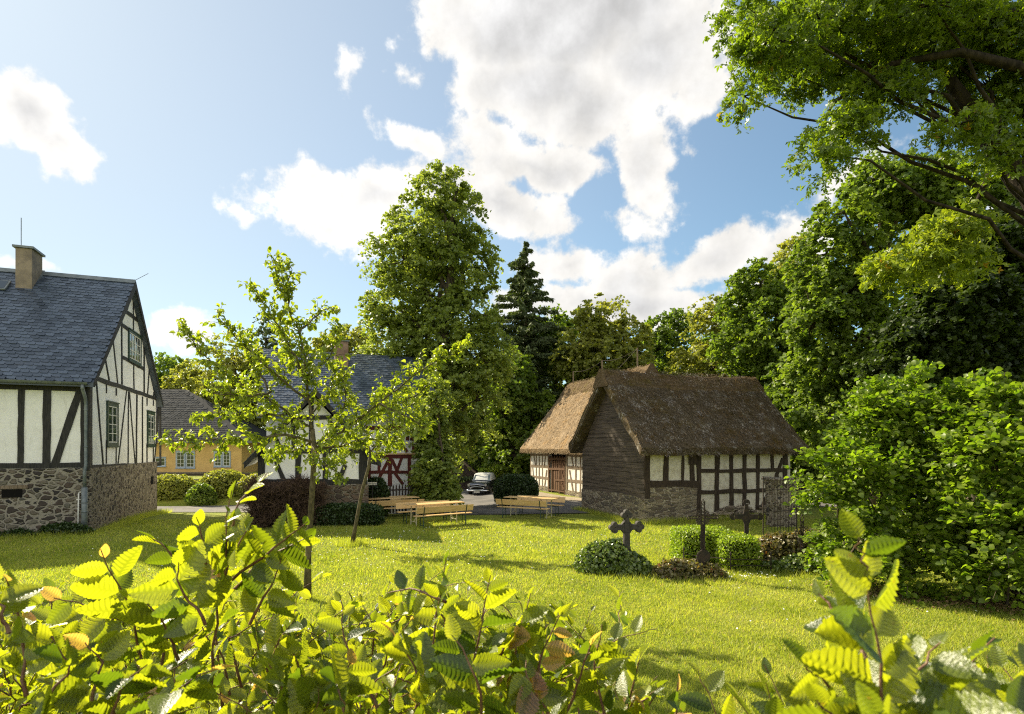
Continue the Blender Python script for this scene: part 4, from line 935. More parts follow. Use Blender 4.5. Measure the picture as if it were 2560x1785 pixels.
px_tree('forest_tree', 'broad tree with yellowish new leaves above the straw thatched ridge', 1510, 45, [(1500, 790, 65, 42), (1460, 850, 60, 50), (1560, 850, 65, 60), (1500, 900, 110, 60), (1440, 920, 50, 50), (1560, 950, 90, 60)], 'leaf_pale', 470, 75, .6, .22, 37, group=GW)
px_tree('forest_tree', 'small crowned green tree behind the mossy ridge, left of a paler one', 1660, 52, [(1660, 830, 55, 42), (1700, 800, 30, 28), (1640, 880, 60, 50), (1690, 900, 80, 60), (1650, 980, 110, 80)], 'leaf_wood', 330, 70, .7, .26, 38, group=GW)
px_tree('forest_tree', 'pale feathery green tree rising over the middle of the mossy ridge', 1790, 44, [(1790, 800, 60, 50), (1750, 860, 60, 60), (1830, 860, 70, 60), (1780, 920, 110, 60), (1770, 1000, 120, 70)], 'leaf_pale', 420, 75, .6, .22, 39, group=GW)
px_tree('forest_tree', 'dark green wide tree between the pale tree and the great oak', 1905, 38, [(1900, 715, 70, 45), (1850, 770, 60, 45), (1940, 790, 90, 70), (1890, 850, 110, 70), (1930, 940, 110, 80), (1950, 1030, 100, 90)], 'leaf_wood', 640, 75, .55, .22, 40, group=GW)
px_tree('forest_tree', 'light green treetop leaning out at the left of the great oak', 2010, 40, [(1985, 655, 45, 50), (1960, 720, 50, 50), (2010, 740, 70, 70)], 'leaf_pale', 260, 75, .6, .22, 41, group=GW)
for k, (bx, dd, lab) in enumerate(((1290, 42, 'deep shaded tree filling the gap left of the straw thatched barn'), (1230, 46, 'shadowy tree standing behind the black parked car'), (2000, 31, 'dark tree right behind the right end of the mossy barn'))):
    rx = (70, 110, 90)[k]
    px_tree('forest_tree', lab, bx, dd, [(bx, 960, rx * .7, 80), (bx - rx * .4, 1040, rx * .7, 80), (bx + rx * .5, 1050, rx * .7, 90), (bx, 1130, rx, 70)], 'leaf_wood', 330, 75, .6, .24, 50 + k, group=GW, trunk_r=.25)
for k, (bx, dd) in enumerate(((120, 75), (260, 72), (750, 62), (1150, 70), (1420, 72), (1600, 70), (1900, 62), (2250, 50), (2500, 40), (980, 66))):
    lab = ('far tree behind the left house roof', 'far tree behind the left house gable', 'far tree behind the annex gable', 'far tree behind the tall linden', 'far tree behind the spruce', 'far tree behind the straw ridge', 'far tree behind the mossy ridge end', 'far tree deep behind the great oak', 'far tree at the right border behind the wood', 'far tree behind the red timbered front')[k]
    px_tree('forest_tree', lab, bx, dd, [(bx, 950, 90, 60), (bx - 60, 1010, 90, 70), (bx + 60, 1010, 90, 70), (bx, 1090, 150, 70)], 'leaf_wood', 260, 60, 1.0, .36, 70 + k, group=GW, twigs=10)
px_tree('oak_tree', 'great spreading oak in the wood at the right, sky showing through its crown', 2200, 25,
        [(2207, 455, 90, 52), (2110, 530, 70, 45), (2270, 480, 100, 60), (2160, 590, 70, 40), (2045, 640, 65, 60), (2110, 730, 110, 85), (2230, 690, 100, 60), (2040, 800, 70, 80), (2150, 850, 120, 80), (2380, 480, 110, 80), (2500, 520, 90, 80), (2060, 920, 80, 70), (2200, 940, 130, 70), (2080, 1040, 90, 70)],
        'leaf_wood', 950, 100, .5, .165, 42, trunk_r=.5, twigs=160, shell=.45)
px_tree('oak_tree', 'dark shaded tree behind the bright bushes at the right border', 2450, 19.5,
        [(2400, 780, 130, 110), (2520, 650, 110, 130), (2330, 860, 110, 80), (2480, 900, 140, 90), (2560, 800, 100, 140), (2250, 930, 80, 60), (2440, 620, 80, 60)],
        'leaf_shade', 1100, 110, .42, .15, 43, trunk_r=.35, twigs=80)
MAPLE_LOBES = [(1926, 95, 118, 62), (1859, 240, 46, 34), (2067, 62, 160, 60), (1983, 185, 90, 42), (2151, 165, 120, 46), (2052, 385, 55, 50), (2112, 326, 85, 42), (2215, 225, 105, 42), (2348, 92, 190, 75), (2475, 215, 120, 90), (2400, 310, 75, 40), (2500, 385, 70, 48), (1870, 30, 60, 40), (2540, 60, 100, 80), (2200, 20, 150, 40), (2330, 10, 120, 40)]
def maple():
    r = px_tree('maple_tree', 'near maple whose backlit boughs hang into the picture from the top right corner', 3000, 10.5,
                [(*l, (i % 5 - 2) * .45) for i, l in enumerate(MAPLE_LOBES)] + [(2700, 150, 180, 160), (2900, 0, 300, 200), (3200, 200, 250, 250)],
                'leaf_maple', 2300, 36, .23, .1, 61, trunk_r=.42, twigs=330, tmpl=MAPLE, shell=.25, flat=.7, deep=.8, up=.6, limb_k=.3, bark='bark_dark')
    b = r.location; m = MB(); q = lambda *a: [P(x, y, d) - b for x, y, d in a]
    m.tube(q((2960, 330, 10.5), (2700, 40, 10.5), (2560, 28, 10.4), (2300, 60, 10.3), (2120, 60, 10.4), (1960, 20, 10.5), (1880, 40, 10.6)), [.16, .11, .085, .065, .045, .03, .015], 8)
    m.tube(q((2960, 330, 10.5), (2640, 230, 10.2), (2560, 170, 10.2), (2400, 130, 10.1), (2230, 160, 10.3), (2080, 260, 10.4), (2040, 360, 10.4)), [.16, .12, .09, .07, .05, .03, .015], 8)
    m.tube(q((2960, 500, 10.5), (2640, 330, 10.4), (2540, 350, 10.5), (2470, 440, 10.6), (2420, 560, 10.6), (2350, 620, 10.7)), [.15, .1, .07, .05, .03, .015], 8)
    m.build('limb', M['bark_dark'], r, smooth=True)
    L = [LP(x, y, a, c, 10.8) for x, y, a, c in ((2300, 640, 75, 36), (2400, 560, 62, 38), (2220, 670, 45, 26), (2390, 650, 60, 26), (2350, 590, 60, 30))]
    L = [(l[0] - b.x, l[1] - b.y, l[2] - b.z, *l[3:]) for l in L]
    data, cc = clump_leaves(L, 170, 28, .28, .11, 62, MAPLE, .6, .2, .25, .6)
    leaf_object('golden_foliage', data, M['leaf_gold'], r)
maple()

# ------------------------------------------------------------------ bushes on the right
def spray_bush(name, label, base, lobes, leaf, n_spray, seed, L=.5, ls=.075, group=None, n_leaf=16, stems=12, tmpl=FOLD):
    """a shrub of arching leafy sprays that point outward from its lobes"""
    r_ = np.random.default_rng(seed); root = thing(name, label, 'bush', base, 0, group); b = np.array(base)
    Lb = np.array(lobes, float); w = Lb[:, 3] * Lb[:, 5]; w = w / w.sum()
    li = r_.choice(len(Lb), n_spray, p=w); d = rvec(r_, n_spray); d[:, 1] -= .25; d[:, 2] = d[:, 2] * .9 + .1; d /= np.linalg.norm(d, axis=1, keepdims=True)
    nb = n_spray // 11; bi = r_.integers(0, nb, n_spray); bl = r_.choice(len(Lb), nb, p=w); bd = d[:nb]; li = bl[bi]
    c = (Lb[bl, :3] + bd * Lb[bl, 3:] * (.4 + .62 * r_.random(nb) ** .45)[:, None])[bi] + rvec(r_, n_spray) * (r_.random(n_spray) * .2)[:, None] * [1, 1, .75] - b
    d = bd[bi] + rvec(r_, n_spray) * .5; d /= np.linalg.norm(d, axis=1, keepdims=True)
    dirs = d + rvec(r_, n_spray) * .35 + np.array([-.1, -.1, .5]); dirs /= np.linalg.norm(dirs, axis=1, keepdims=True)
    Ls = L * r_.uniform(.5, 1.25, n_spray); tb = MB(); pos, ax, nr, rn = [], [], [], []
    side = np.cross(dirs, np.array([0, 0, 1.])); side /= np.linalg.norm(side, axis=1, keepdims=True) + 1e-9; upv = np.cross(side, dirs)
    tone = r_.random(n_spray)
    for k in range(n_leaf):
        t = (k + .5) / n_leaf; sg = 1 if k % 2 else -1
        p = c + dirs * (Ls * t)[:, None]; p[:, 2] -= .3 * Ls * t * t
        p += side * sg * ls * .5 + rvec(r_, n_spray) * .045
        pos.append(p); ax.append(side * sg + dirs * .55 + rvec(r_, n_spray) * .6 - np.array([0, 0, .25])); nr.append(upv * .8 + rvec(r_, n_spray) * .7); rn.append(np.clip(tone * .5 + r_.random(n_spray) * .5, 0, 1))
    pos, ax, nr, rn = map(np.concatenate, (pos, ax, nr, rn)); n = len(pos)
    for k in range(min(n_spray, 500)): 
        p = c[k]; e = p + dirs[k] * Ls[k]; e[2] -= .3 * Ls[k]; tb.tube([tuple(p), tuple((p + e) / 2 + [0, 0, .05]), tuple(e)], [.008, .006, .003], 4, cap=False)
    for k in range(stems):
        l = Lb[k % len(Lb)]; tb.tube(curve_pts((r_.uniform(-.5, .5), r_.uniform(-.3, .3), -.1), Vector(l[:3] + rvec(r_, 1)[0] * l[3:] * .5 - b), .05, 6, .3), [.035, .03, .026, .022, .018, .014, .01], 6)
    leaf_object('foliage', place_leaves(tmpl, pos, ax, nr, ls * r_.uniform(.6, 1.3, n), rn), M[leaf], root); tb.build('stem', M['bark'], root)
    return root
spray_bush('hazel_bush', 'large bright green hazel bush at the right, overlapping the barn end', base_at(2190, 11.8),
           [LP(*q) for q in ((2255, 1020, 85, 70, 11.6, .9), (2140, 1170, 105, 80, 11.4, .9), (2270, 1080, 110, 120, 11.7, .9), (2190, 1240, 145, 110, 11.3, .9), (2320, 1250, 100, 110, 11.6, .9), (2150, 1360, 110, 70, 11.1, .7), (2280, 1370, 110, 60, 11.2, .7), (2070, 1180, 60, 60, 11.2, .5), (2200, 1440, 150, 60, 10.9, .7), (2330, 1420, 90, 70, 10.8, .7), (2185, 1060, 60, 55, 11.6, .5), (2290, 970, 45, 40, 11.7, .5))], 'leaf_hazel', 3600, 81, .46, .1, n_leaf=9, stems=16)
spray_bush('hazel_bush', 'bright green bush cut by the right border of the photo', base_at(2520, 10.2),
           [LP(*q) for q in ((2490, 1030, 90, 70, 10.3, .8), (2500, 1150, 120, 110, 10, .8), (2480, 1290, 120, 100, 9.8, .7), (2540, 1400, 110, 70, 9.6, .7), (2620, 1150, 110, 170, 10, .8), (2440, 1400, 70, 50, 9.9, .5))], 'leaf_hazel', 3100, 82, .44, .105, n_leaf=10, stems=14)

# ------------------------------------------------------------------ clipped hedges, mounds, brushwood
def skin_leaves(c, r_, n, seed, ls, tmpl, p=2.0, jit=.04, zmin=-1, out_k=.6):
    """leaves over a superellipsoid skin"""
    rs = np.random.default_rng(seed); d = rvec(rs, n); d = d[d[:, 2] > zmin]; n = len(d)
    s = (np.abs(d[:, 0]) ** p + np.abs(d[:, 1]) ** p + np.abs(d[:, 2]) ** p) ** (-1 / p)
    w = 1 + .05 * np.sin(d[:, 0] * 9 + seed) * np.sin(d[:, 1] * 8) * np.cos(d[:, 2] * 7)
    pos = d * (s * w)[:, None] * np.array(r_) * (1 - .16 * rs.random(n) ** 2)[:, None] + np.array(c) + rs.normal(0, jit, (n, 3))
    nr = d * np.array([1, 1, 1.3]) * out_k + rvec(rs, n) * .8 + [0, 0, .25]; ax = rvec(rs, n) + [0, 0, .3]
    return place_leaves(tmpl, pos, ax, nr, ls * rs.uniform(.6, 1.4, n), rs.random(n))
def mound(name, label, cat, at, parts, leaf, ls, part='foliage', tmpl=FOLD, group=None, dens=1., p=2., jit=.03):
    root = thing(name, label, cat, (at[0], at[1], gz(at[0], at[1])), 0, group); ds = []; core = MB()
    for k, (x, y, z, rx, ry, rz) in enumerate(parts):
        A = 4 * math.pi * ((rx * ry) ** 1.6 + (rx * rz) ** 1.6 + (ry * rz) ** 1.6) ** (1 / 1.6) / 3 ** (1 / 1.6)
        ds.append(skin_leaves((x, y, z), (rx, ry, rz), int(A / ls ** 2 * 5.5 * dens), k * 7 + int(ls * 1000), ls, tmpl, p, jit, -.75))
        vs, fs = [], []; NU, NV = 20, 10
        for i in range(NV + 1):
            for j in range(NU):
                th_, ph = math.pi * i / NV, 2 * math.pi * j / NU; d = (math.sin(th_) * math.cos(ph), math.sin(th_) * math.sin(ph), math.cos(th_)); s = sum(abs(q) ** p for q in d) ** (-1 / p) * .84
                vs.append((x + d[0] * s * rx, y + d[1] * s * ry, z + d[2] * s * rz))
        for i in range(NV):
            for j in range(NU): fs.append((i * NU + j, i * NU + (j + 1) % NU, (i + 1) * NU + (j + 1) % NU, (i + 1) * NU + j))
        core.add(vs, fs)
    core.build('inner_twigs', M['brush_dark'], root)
    leaf_object(part, merge(ds), M[leaf], root); return root
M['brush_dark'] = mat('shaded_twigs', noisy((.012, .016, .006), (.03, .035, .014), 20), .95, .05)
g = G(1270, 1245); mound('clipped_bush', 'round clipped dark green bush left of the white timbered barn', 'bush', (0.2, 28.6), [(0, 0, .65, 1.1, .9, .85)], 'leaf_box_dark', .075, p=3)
mound('hedge', 'pale yellow green low hedge strip behind the black car', 'hedge', (-1.1, 41.0), [(0, 0, .85, 1.3, .5, .8)], 'leaf_box', .1, p=5)
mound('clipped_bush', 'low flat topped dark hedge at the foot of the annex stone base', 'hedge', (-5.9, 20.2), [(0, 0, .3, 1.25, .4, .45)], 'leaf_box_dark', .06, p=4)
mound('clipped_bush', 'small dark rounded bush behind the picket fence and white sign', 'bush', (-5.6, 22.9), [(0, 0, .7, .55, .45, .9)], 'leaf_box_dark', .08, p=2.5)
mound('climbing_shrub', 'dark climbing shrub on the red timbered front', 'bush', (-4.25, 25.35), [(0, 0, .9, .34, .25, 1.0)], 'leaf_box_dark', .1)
c1 = G(1566, 1432); c2 = G(1757, 1440); c3 = G(1835, 1395); c4 = G(2005, 1425)
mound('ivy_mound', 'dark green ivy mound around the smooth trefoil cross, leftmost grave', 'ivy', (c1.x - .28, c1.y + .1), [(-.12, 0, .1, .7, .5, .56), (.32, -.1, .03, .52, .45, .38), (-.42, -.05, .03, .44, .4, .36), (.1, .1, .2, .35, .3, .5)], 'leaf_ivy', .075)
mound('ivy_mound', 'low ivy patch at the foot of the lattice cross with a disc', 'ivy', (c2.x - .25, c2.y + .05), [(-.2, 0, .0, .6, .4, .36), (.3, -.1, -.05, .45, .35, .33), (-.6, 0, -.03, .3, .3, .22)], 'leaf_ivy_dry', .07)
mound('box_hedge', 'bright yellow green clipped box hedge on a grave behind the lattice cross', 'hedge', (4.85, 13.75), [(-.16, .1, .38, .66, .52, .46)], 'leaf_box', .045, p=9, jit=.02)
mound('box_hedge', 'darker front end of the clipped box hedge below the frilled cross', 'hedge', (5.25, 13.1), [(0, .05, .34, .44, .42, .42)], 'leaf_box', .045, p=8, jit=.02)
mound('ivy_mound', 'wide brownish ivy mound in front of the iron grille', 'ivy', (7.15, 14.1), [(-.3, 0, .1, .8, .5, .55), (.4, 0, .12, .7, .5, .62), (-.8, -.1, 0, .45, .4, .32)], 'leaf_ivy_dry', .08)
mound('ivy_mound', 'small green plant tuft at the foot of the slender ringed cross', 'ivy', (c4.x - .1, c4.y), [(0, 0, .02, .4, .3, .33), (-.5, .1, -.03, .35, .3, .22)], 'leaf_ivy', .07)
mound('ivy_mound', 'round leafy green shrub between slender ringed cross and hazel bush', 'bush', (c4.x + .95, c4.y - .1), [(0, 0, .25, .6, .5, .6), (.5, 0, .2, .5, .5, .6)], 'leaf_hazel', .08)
mound('flowering_shrub', 'pale green weedy shrubs on the bank across the road below the yellow house', 'bush', (-18.2, 32.5), [(-1.6, 0, .3, 1.6, 1, .8), (1.3, .4, .35, 1.5, 1, 1.0), (3.9, 0, .3, 1.7, 1, .9), (-4, 0, .3, 1.4, 1, .9)], 'leaf_pale', .13)
mound('flowering_shrub', 'dark shrub in the middle of the bank below the yellow house', 'bush', (-17.4, 31.4), [(0, 0, .3, .8, .6, .85)], 'leaf_wood', .12)
mound('undergrowth', 'dark weeds along the foot of the left house corner', 'weeds', (-14.3, 17.9), [(0, 0, .05, .9, .25, .3), (-1.2, -.35, 0, .6, .2, .2)], 'leaf_box_dark', .07)
def brushwood():
    r = thing('brushwood_stack', 'tall stack of dark brown brushwood against the annex wall', 'brushwood', (-8.0, 19.9, 0), TH); m = MB(); rd = random.Random(3)
    core = MB(); core.box(-.85, 1.15, -.08, .45, 0, 1.3, .06); core.build('bundle_core', M['dark_hole'], r)
    for k in range(3200):
        x = rd.uniform(-1.05, 1.3); z = rd.uniform(0, 1.5); side = rd.random() < .4
        p = Vector((x, -.2 - rd.random() * .14, z)) if not side else Vector((-1.0 - rd.random() * .15, rd.uniform(-.2, .5), z))
        if rd.random() < .2: p = Vector((x, rd.uniform(-.2, .4), 1.45 + rd.random() * .15))
        d = Vector((rd.gauss(0, .45), rd.gauss(-.25, .35), rd.gauss(.5, .6))).normalized() * rd.uniform(.2, .6)
        e = p + d; e.z = max(0, min(e.z, 1.5 + .3 * math.sin(p.x * 4) + .12 * rd.random())); mid = (p + e) / 2 + Vector((rd.gauss(0, .03), rd.gauss(-.03, .03), rd.gauss(0, .03)))
        m.tube([p, mid, e], [.009, .007, .003], 3, cap=False)
    m.build('twig', M['brush'], r)
brushwood()

# ------------------------------------------------------------------ beer tables and benches
def bench_proto():
    r = thing('beer_bench', 'x', 'bench', (0, 0, 0)); m = MB(); m.box(-1.1, 1.1, -.125, .125, .415, .445); m.build('seat', M['pine'], r, bevel=.005)
    m = MB(); m.add([(-1.1, -.17, .53), (1.1, -.17, .53), (1.1, -.145, .53), (-1.1, -.145, .53), (-1.1, -.225, .75), (1.1, -.225, .75), (1.1, -.2, .75), (-1.1, -.2, .75)], [(3, 2, 1, 0), (4, 5, 6, 7), (0, 1, 5, 4), (1, 2, 6, 5), (2, 3, 7, 6), (3, 0, 4, 7)]); m.build('backrest', M['pine'], r, bevel=.005)
    for sx in (-.82, .82):
        for sy in (-1, 1):
            m = MB(); m.tube([(sx, sy * .1, .41), (sx, sy * .13, .2), (sx, sy * .15, .0)], .016, 6); m.build('leg', M['leg_metal'], r)
        m = MB(); m.tube([(sx, -.14, .1), (sx, .14, .1)], .012, 5); m.build('stretcher', M['leg_metal'], r); m = MB(); m.tube([(sx, -.11, .36), (sx - math.copysign(.32, sx), 0, .41)], .01, 5); m.build('brace', M['leg_metal'], r); m = MB(); m.tube([(sx, .11, .36), (sx - math.copysign(.32, sx), 0, .41)], .01, 5); m.build('brace', M['leg_metal'], r)
        m = MB(); m.tube([(sx, -.08, .4), (sx, -.165, .5), (sx, -.235, .76)], .017, 6); m.build('back_post', M['leg_metal'], r)
    return r
def table_proto():
    r = thing('beer_table', 'x', 'table', (0, 0, 0)); m = MB(); m.box(-1.1, 1.1, -.3, -.102, .745, .775); m.box(-1.1, 1.1, -.098, .098, .745, .775); m.box(-1.1, 1.1, .102, .3, .745, .775); m.build('tabletop', M['pine'], r, bevel=.004)
    for sx in (-.8, .8):
        for sy in (-1, 1):
            m = MB(); m.tube([(sx, sy * .22, .74), (sx, sy * .24, 0)], .02, 6); m.build('leg', M['table_leg'], r)
        m = MB(); m.tube([(sx, -.23, .15), (sx, .23, .15)], .014, 5); m.build('stretcher', M['table_leg'], r); m = MB(); m.tube([(sx, 0, .15), (sx - math.copysign(.4, sx), 0, .74)], .012, 5); m.build('brace', M['table_leg'], r)
    return r
M['table_leg'] = mat('pale_table_leg', noisy((.4, .36, .24), (.5, .45, .3), 9), .5, .4)
def copy_thing(root, loc, rz, label, group):
    c = root.copy(); C.objects.link(c); c.location = loc; c.rotation_euler = (0, 0, rz); c['label'] = label; c['group'] = group
    for ch in root.children:
        d = ch.copy(); C.objects.link(d); d.parent = c
        for g_ in ch.children: e = g_.copy(); C.objects.link(e); e.parent = d
    return c
bp, tp = bench_proto(), table_proto(); GB, GT = 'beer benches with backrests on the lawn', 'beer tables on the lawn'
ang1 = math.atan2(.55, .835); ang2 = math.atan2(-.46, .88)
spots = []
def bset(c, a, l1, lt, l2, gap=.75):
    n = Vector((-math.sin(a), math.cos(a), 0)); c = Vector(c)
    spots.append(('b', c, a, l1)); spots.append(('t', c + n * gap, a, lt)); spots.append(('b', c + n * gap * 2, a + math.pi, l2))
bset((-2.42, 19.75, 0), ang1, 'nearest beer bench, its backrest turned to the camera', 'beer table right behind the nearest bench', 'beer bench on the far side of the nearest table')
bset((-4.55, 21.9, 0), ang1 - .12, 'beer bench behind the hedge corner, left of the nearest table', 'leftmost beer table, in front of the picket fence', 'farthest left beer bench, nearest the picket fence')
bset((.42, 21.95, 0), ang2, 'front bench of the right set, turned to the camera near the asphalt', 'beer table of the right set, in front of the clipped bush', 'rear bench of the right set, closest to the clipped bush')
for i, (k, c, a, l) in enumerate(spots):
    pr = bp if k == 'b' else tp; gname = GB if k == 'b' else GT
    if (k == 'b' and i == 0) or (k == 't' and i == 1): pr.location = c; pr.rotation_euler = (0, 0, a); pr['label'] = l; pr['group'] = gname
    else: copy_thing(pr, c, a, l, gname)

# ------------------------------------------------------------------ grave crosses
def cross1():
    r = thing('grave_cross', 'plain dark cross with trefoil ends rising from the ivy mound', 'cross', (c1.x, c1.y, 0), R(12), 'crosses on the graves'); m = MB(); D = (0, .1, 0); z0 = 1.02; w = .075; h = -.05
    def bar(p, q, wa, wb):
        p, q = Vector(p), Vector(q); d = (q - p).normalized(); s = Vector((d.z, 0, -d.x)); m.extr([p - s * wa + Vector((0, h, 0)), q - s * wb + Vector((0, h, 0)), q + s * wb + Vector((0, h, 0)), p + s * wa + Vector((0, h, 0))], D)
    bar((0, 0, -.1), (0, 0, z0 - .12), .085, .067); bar((0, 0, z0 - .12), (0, 0, z0 + .24), .066, .055); bar((-.27, 0, z0), (-.066, 0, z0), .06, .064); bar((.066, 0, z0), (.27, 0, z0), .064, .06)
    for s in (-1, 1): m.extr([(s * .067, h + .002, z0 + .06), (s * .067, h + .002, z0 + .13), (s * .13, h + .002, z0 + .062)], (0, .096, 0)); m.extr([(s * .067, h + .002, z0 - .06), (s * .067, h + .002, z0 - .14), (s * .13, h + .002, z0 - .062)], (0, .096, 0))
    m.build('shaft', M['dark_stone'], r, bevel=.008)
    for (cx, cz, dx, dz) in ((-.285, z0, -1, 0), (.285, z0, 1, 0), (0, z0 + .265, 0, 1)):
        m = MB()
        for k, (u, v) in enumerate(((.047, 0), (0, .06), (0, -.06))):
            m.disc((cx + dx * u * 1.4 + dz * v * 1.1, -.001 * k, cz + dz * u * 1.4 + dx * v * 1.1), .062, X, Vector((0, 0, 1)), .112 + .004 * k, 22)
        m.build('trefoil', M['dark_stone'], r, bevel=.006)
def lattice(m, p, q, w, r_=.01, scroll=.07, rungs=True):
    p, q = Vector(p), Vector(q); d = (q - p); L = d.length; d.normalize(); s = Vector((d.z, 0, -d.x))
    for sg in (-1, 1): m.tube([p + s * w * sg, q + s * w * sg], r_, 5)
    n = max(1, int(L / scroll))
    for k in range(n):
        c = p + d * (k + .5) * L / n; m.ring(c, w * .72, r_ * .6, s, d, 9, 4)
        if k % 2: m.tube([c - s * w - d * .02, c + s * w + d * .02], r_ * .6, 4)
def cross2():
    r = thing('grave_cross', 'tall ornate lattice iron cross with a round disc near its foot', 'cross', (c2.x, c2.y, 0), R(8), 'crosses on the graves'); zc = 1.28
    m = MB(); lattice(m, (0, 0, -.1), (0, 0, 1.62), .043, .014); m.tube([(-.045, 0, 1.6), (0, 0, 1.68), (.045, 0, 1.6)], .012, 5); m.box(-.034, .034, .006, .014, 0, 1.12); m.build('shaft', M['iron'], r)
    for s in (-1, 1):
        m = MB(); lattice(m, (s * .05, 0, zc), (s * .33, 0, zc), .034, .013); m.tube([(s * .33, 0, zc + .045), (s * .36, 0, zc), (s * .33, 0, zc - .045)], .012, 5); m.build('arm', M['iron'], r)
    m = MB()
    for k in range(4):
        a = math.pi / 4 + k * math.pi / 2
        for t in (-.42, -.2, 0, .2, .42):
            d = Vector((math.cos(a + t), 0, math.sin(a + t))); m.tube([Vector((0, 0, zc)) + d * .045, Vector((0, 0, zc)) + d * (.2 - .05 * abs(t))], .007, 4); m.ring(Vector((0, 0, zc)) + d * (.15 - .03 * abs(t)), .026, .006, X, (0, 0, 1), 8, 4)
    m.ring((0, 0, zc), .1, .009, X, (0, 0, 1), 20, 5); m.build('rays', M['iron'], r)
    m = MB(); m.disc((0, -.03, .42), .145, X, Vector((0, 0, 1)), .02, 28)
    for k in range(28): a = k * 2 * math.pi / 28; m.disc((math.cos(a) * .148, -.03, .42 + math.sin(a) * .148), .014, X, Vector((0, 0, 1)), .018, 8)
    m.build('disc', M['iron'], r)
def cross3():
    r = thing('grave_cross', 'iron cross with frilled ends standing in the box hedge', 'cross', (c3.x, 13.4, 0), R(-8), 'crosses on the graves'); zc = 1.14; m = MB(); h = -.02
    m.extr([(-.045, h, 0), (.045, h, 0), (.05, h, zc - .18), (.1, h, zc - .07), (.27, h, zc - .055), (.27, h, zc + .055), (.08, h, zc + .06), (.06, h, zc + .12), (.035, h, zc + .3), (-.035, h, zc + .3), (-.06, h, zc + .12), (-.08, h, zc + .06), (-.27, h, zc + .055), (-.27, h, zc - .055), (-.1, h, zc - .07), (-.05, h, zc - .18)], (0, .04, 0)); m.build('shaft', M['iron'], r)
    for (cx, cz, vx, vz) in ((-.3, zc, -1, 0), (.3, zc, 1, 0), (0, zc + .33, 0, 1)):
        m = MB()
        for k in range(9):
            a = (k - 4) * .45; d = Vector((vx * math.cos(a) - vz * math.sin(a), 0, vz * math.cos(a) + vx * math.sin(a))); c = Vector((cx, 0, cz)) + d * .055
            m.ring(c, .024, .009, X, (0, 0, 1), 8, 5); m.tube([(cx, 0, cz), c + d * .03], [.012, .004], 4)
        m.build('finial', M['iron'], r)
def cross4():
    r = thing('grave_cross', 'slender openwork iron cross with a scrolled ring, rightmost of the crosses', 'cross', (c4.x, c4.y, 0), R(5), 'crosses on the graves'); zc = .82; m = MB()
    lattice(m, (0, 0, -.1), (0, 0, 1.12), .03, .013, .06); m.tube([(-.03, 0, 1.1), (-.045, 0, 1.17), (0, 0, 1.27), (.045, 0, 1.17), (.03, 0, 1.1)], .011, 5); m.build('shaft', M['iron'], r)
    m = MB()
    for rr in (.1, .16): m.ring((0, 0, zc), rr, .008, X, (0, 0, 1), 22, 4)
    for k in range(8):
        a = k * math.pi / 4 + .2; d = Vector((math.cos(a), 0, math.sin(a))); m.ring(Vector((0, 0, zc)) + d * .17, .04, .008, X, (0, 0, 1), 9, 4); m.tube([Vector((0, 0, zc)), Vector((0, 0, zc)) + d * .16], .007, 4)
    m.build('ring', M['iron'], r)
cross1(); cross2(); cross3(); cross4()
def grave_rail():
    r = thing('grave_railing', 'low rusty iron railing around the box hedge grave', 'railing', (4.9, 13.4, 0)); pts = [(-.75, .75), (-.82, -.1), (.05, -.72), (.95, -.75), (1.02, .2)]
    for (x, y) in pts:
        m = MB(); m.tube([(x, y, -.05), (x, y, .34)], .014, 6); m.tube([(x, y, .33), (x, y, .36), (x, y, .4), (x, y, .44)], [.012, .026, .022, .004], 8); m.build('post', M['iron'], r)
    m = MB()
    for a, b in zip(pts[:-1], pts[1:]):
        for z in (.12, .26): m.tube([(*a, z), (*b, z)], .009, 5)
    m.build('rail', M['iron'], r)
grave_rail()

# ------------------------------------------------------------------ stone pillar, grille, fences, sign
def pillar():
    b = G(1966, 1318); r = thing('stone_pillar', 'weathered rubble stone pillar stump behind the iron grille', 'pillar', (b.x, b.y + .4, 0), R(12)); m = MB(); n, kk = 14, 26
    for j in range(n + 1):
        z = -.1 + 1.74 * j / n
        for i in range(kk):
            a = 2 * math.pi * i / kk; d = Vector((math.cos(a), math.sin(a), 0)); s = (abs(d.x) ** 5 + abs(d.y) ** 5) ** (-1 / 5); wv = 1 + .2 * mnoise.noise(Vector((d.x * 2.2, d.y * 2.2, z * 3))) + (.05 if z > 1.5 else 0)
            m.v.append((d.x * s * .43 * wv, d.y * s * .36 * wv, z)); m.r.append(.5)
    m.f = [(j * kk + i, j * kk + (i + 1) % kk, (j + 1) * kk + (i + 1) % kk, (j + 1) * kk + i) for j in range(n) for i in range(kk)] + [tuple(n * kk + i for i in range(kk))]
    o = m.build('shaft', M['rubble_side'], r); m = MB(); m.box(-.5, .5, -.4, .4, 1.642, 1.72, .03); m.build('cap_slab', M['rubble_side'], r)
pillar()
def grille():
    a, b = G(1908, 1338), G(1992, 1328); d = b - a; L = d.length; r = thing('iron_grille', 'tall wrought iron grille with pointed bars in front of the stone pillar', 'grille', a, math.atan2(d.y, d.x)); m = MB()
    for z in (.25, .72, 1.42): m.tube([(0, 0, z), (L, 0, z)], .012, 5)
    m.build('rail', M['iron'], r)
    for k in range(13):
        x = L * k / 12; w = .02 if k in (0, 12) else .009; m = MB(); h = 1.78 if k % 2 == 0 else 1.7; m.tube([(x, 0, -.05), (x, 0, h), (x, 0, h + .03), (x, 0, h + .1)], [w, w, w * 2, .002], 5); m.build('bar', M['iron'], r)
grille()
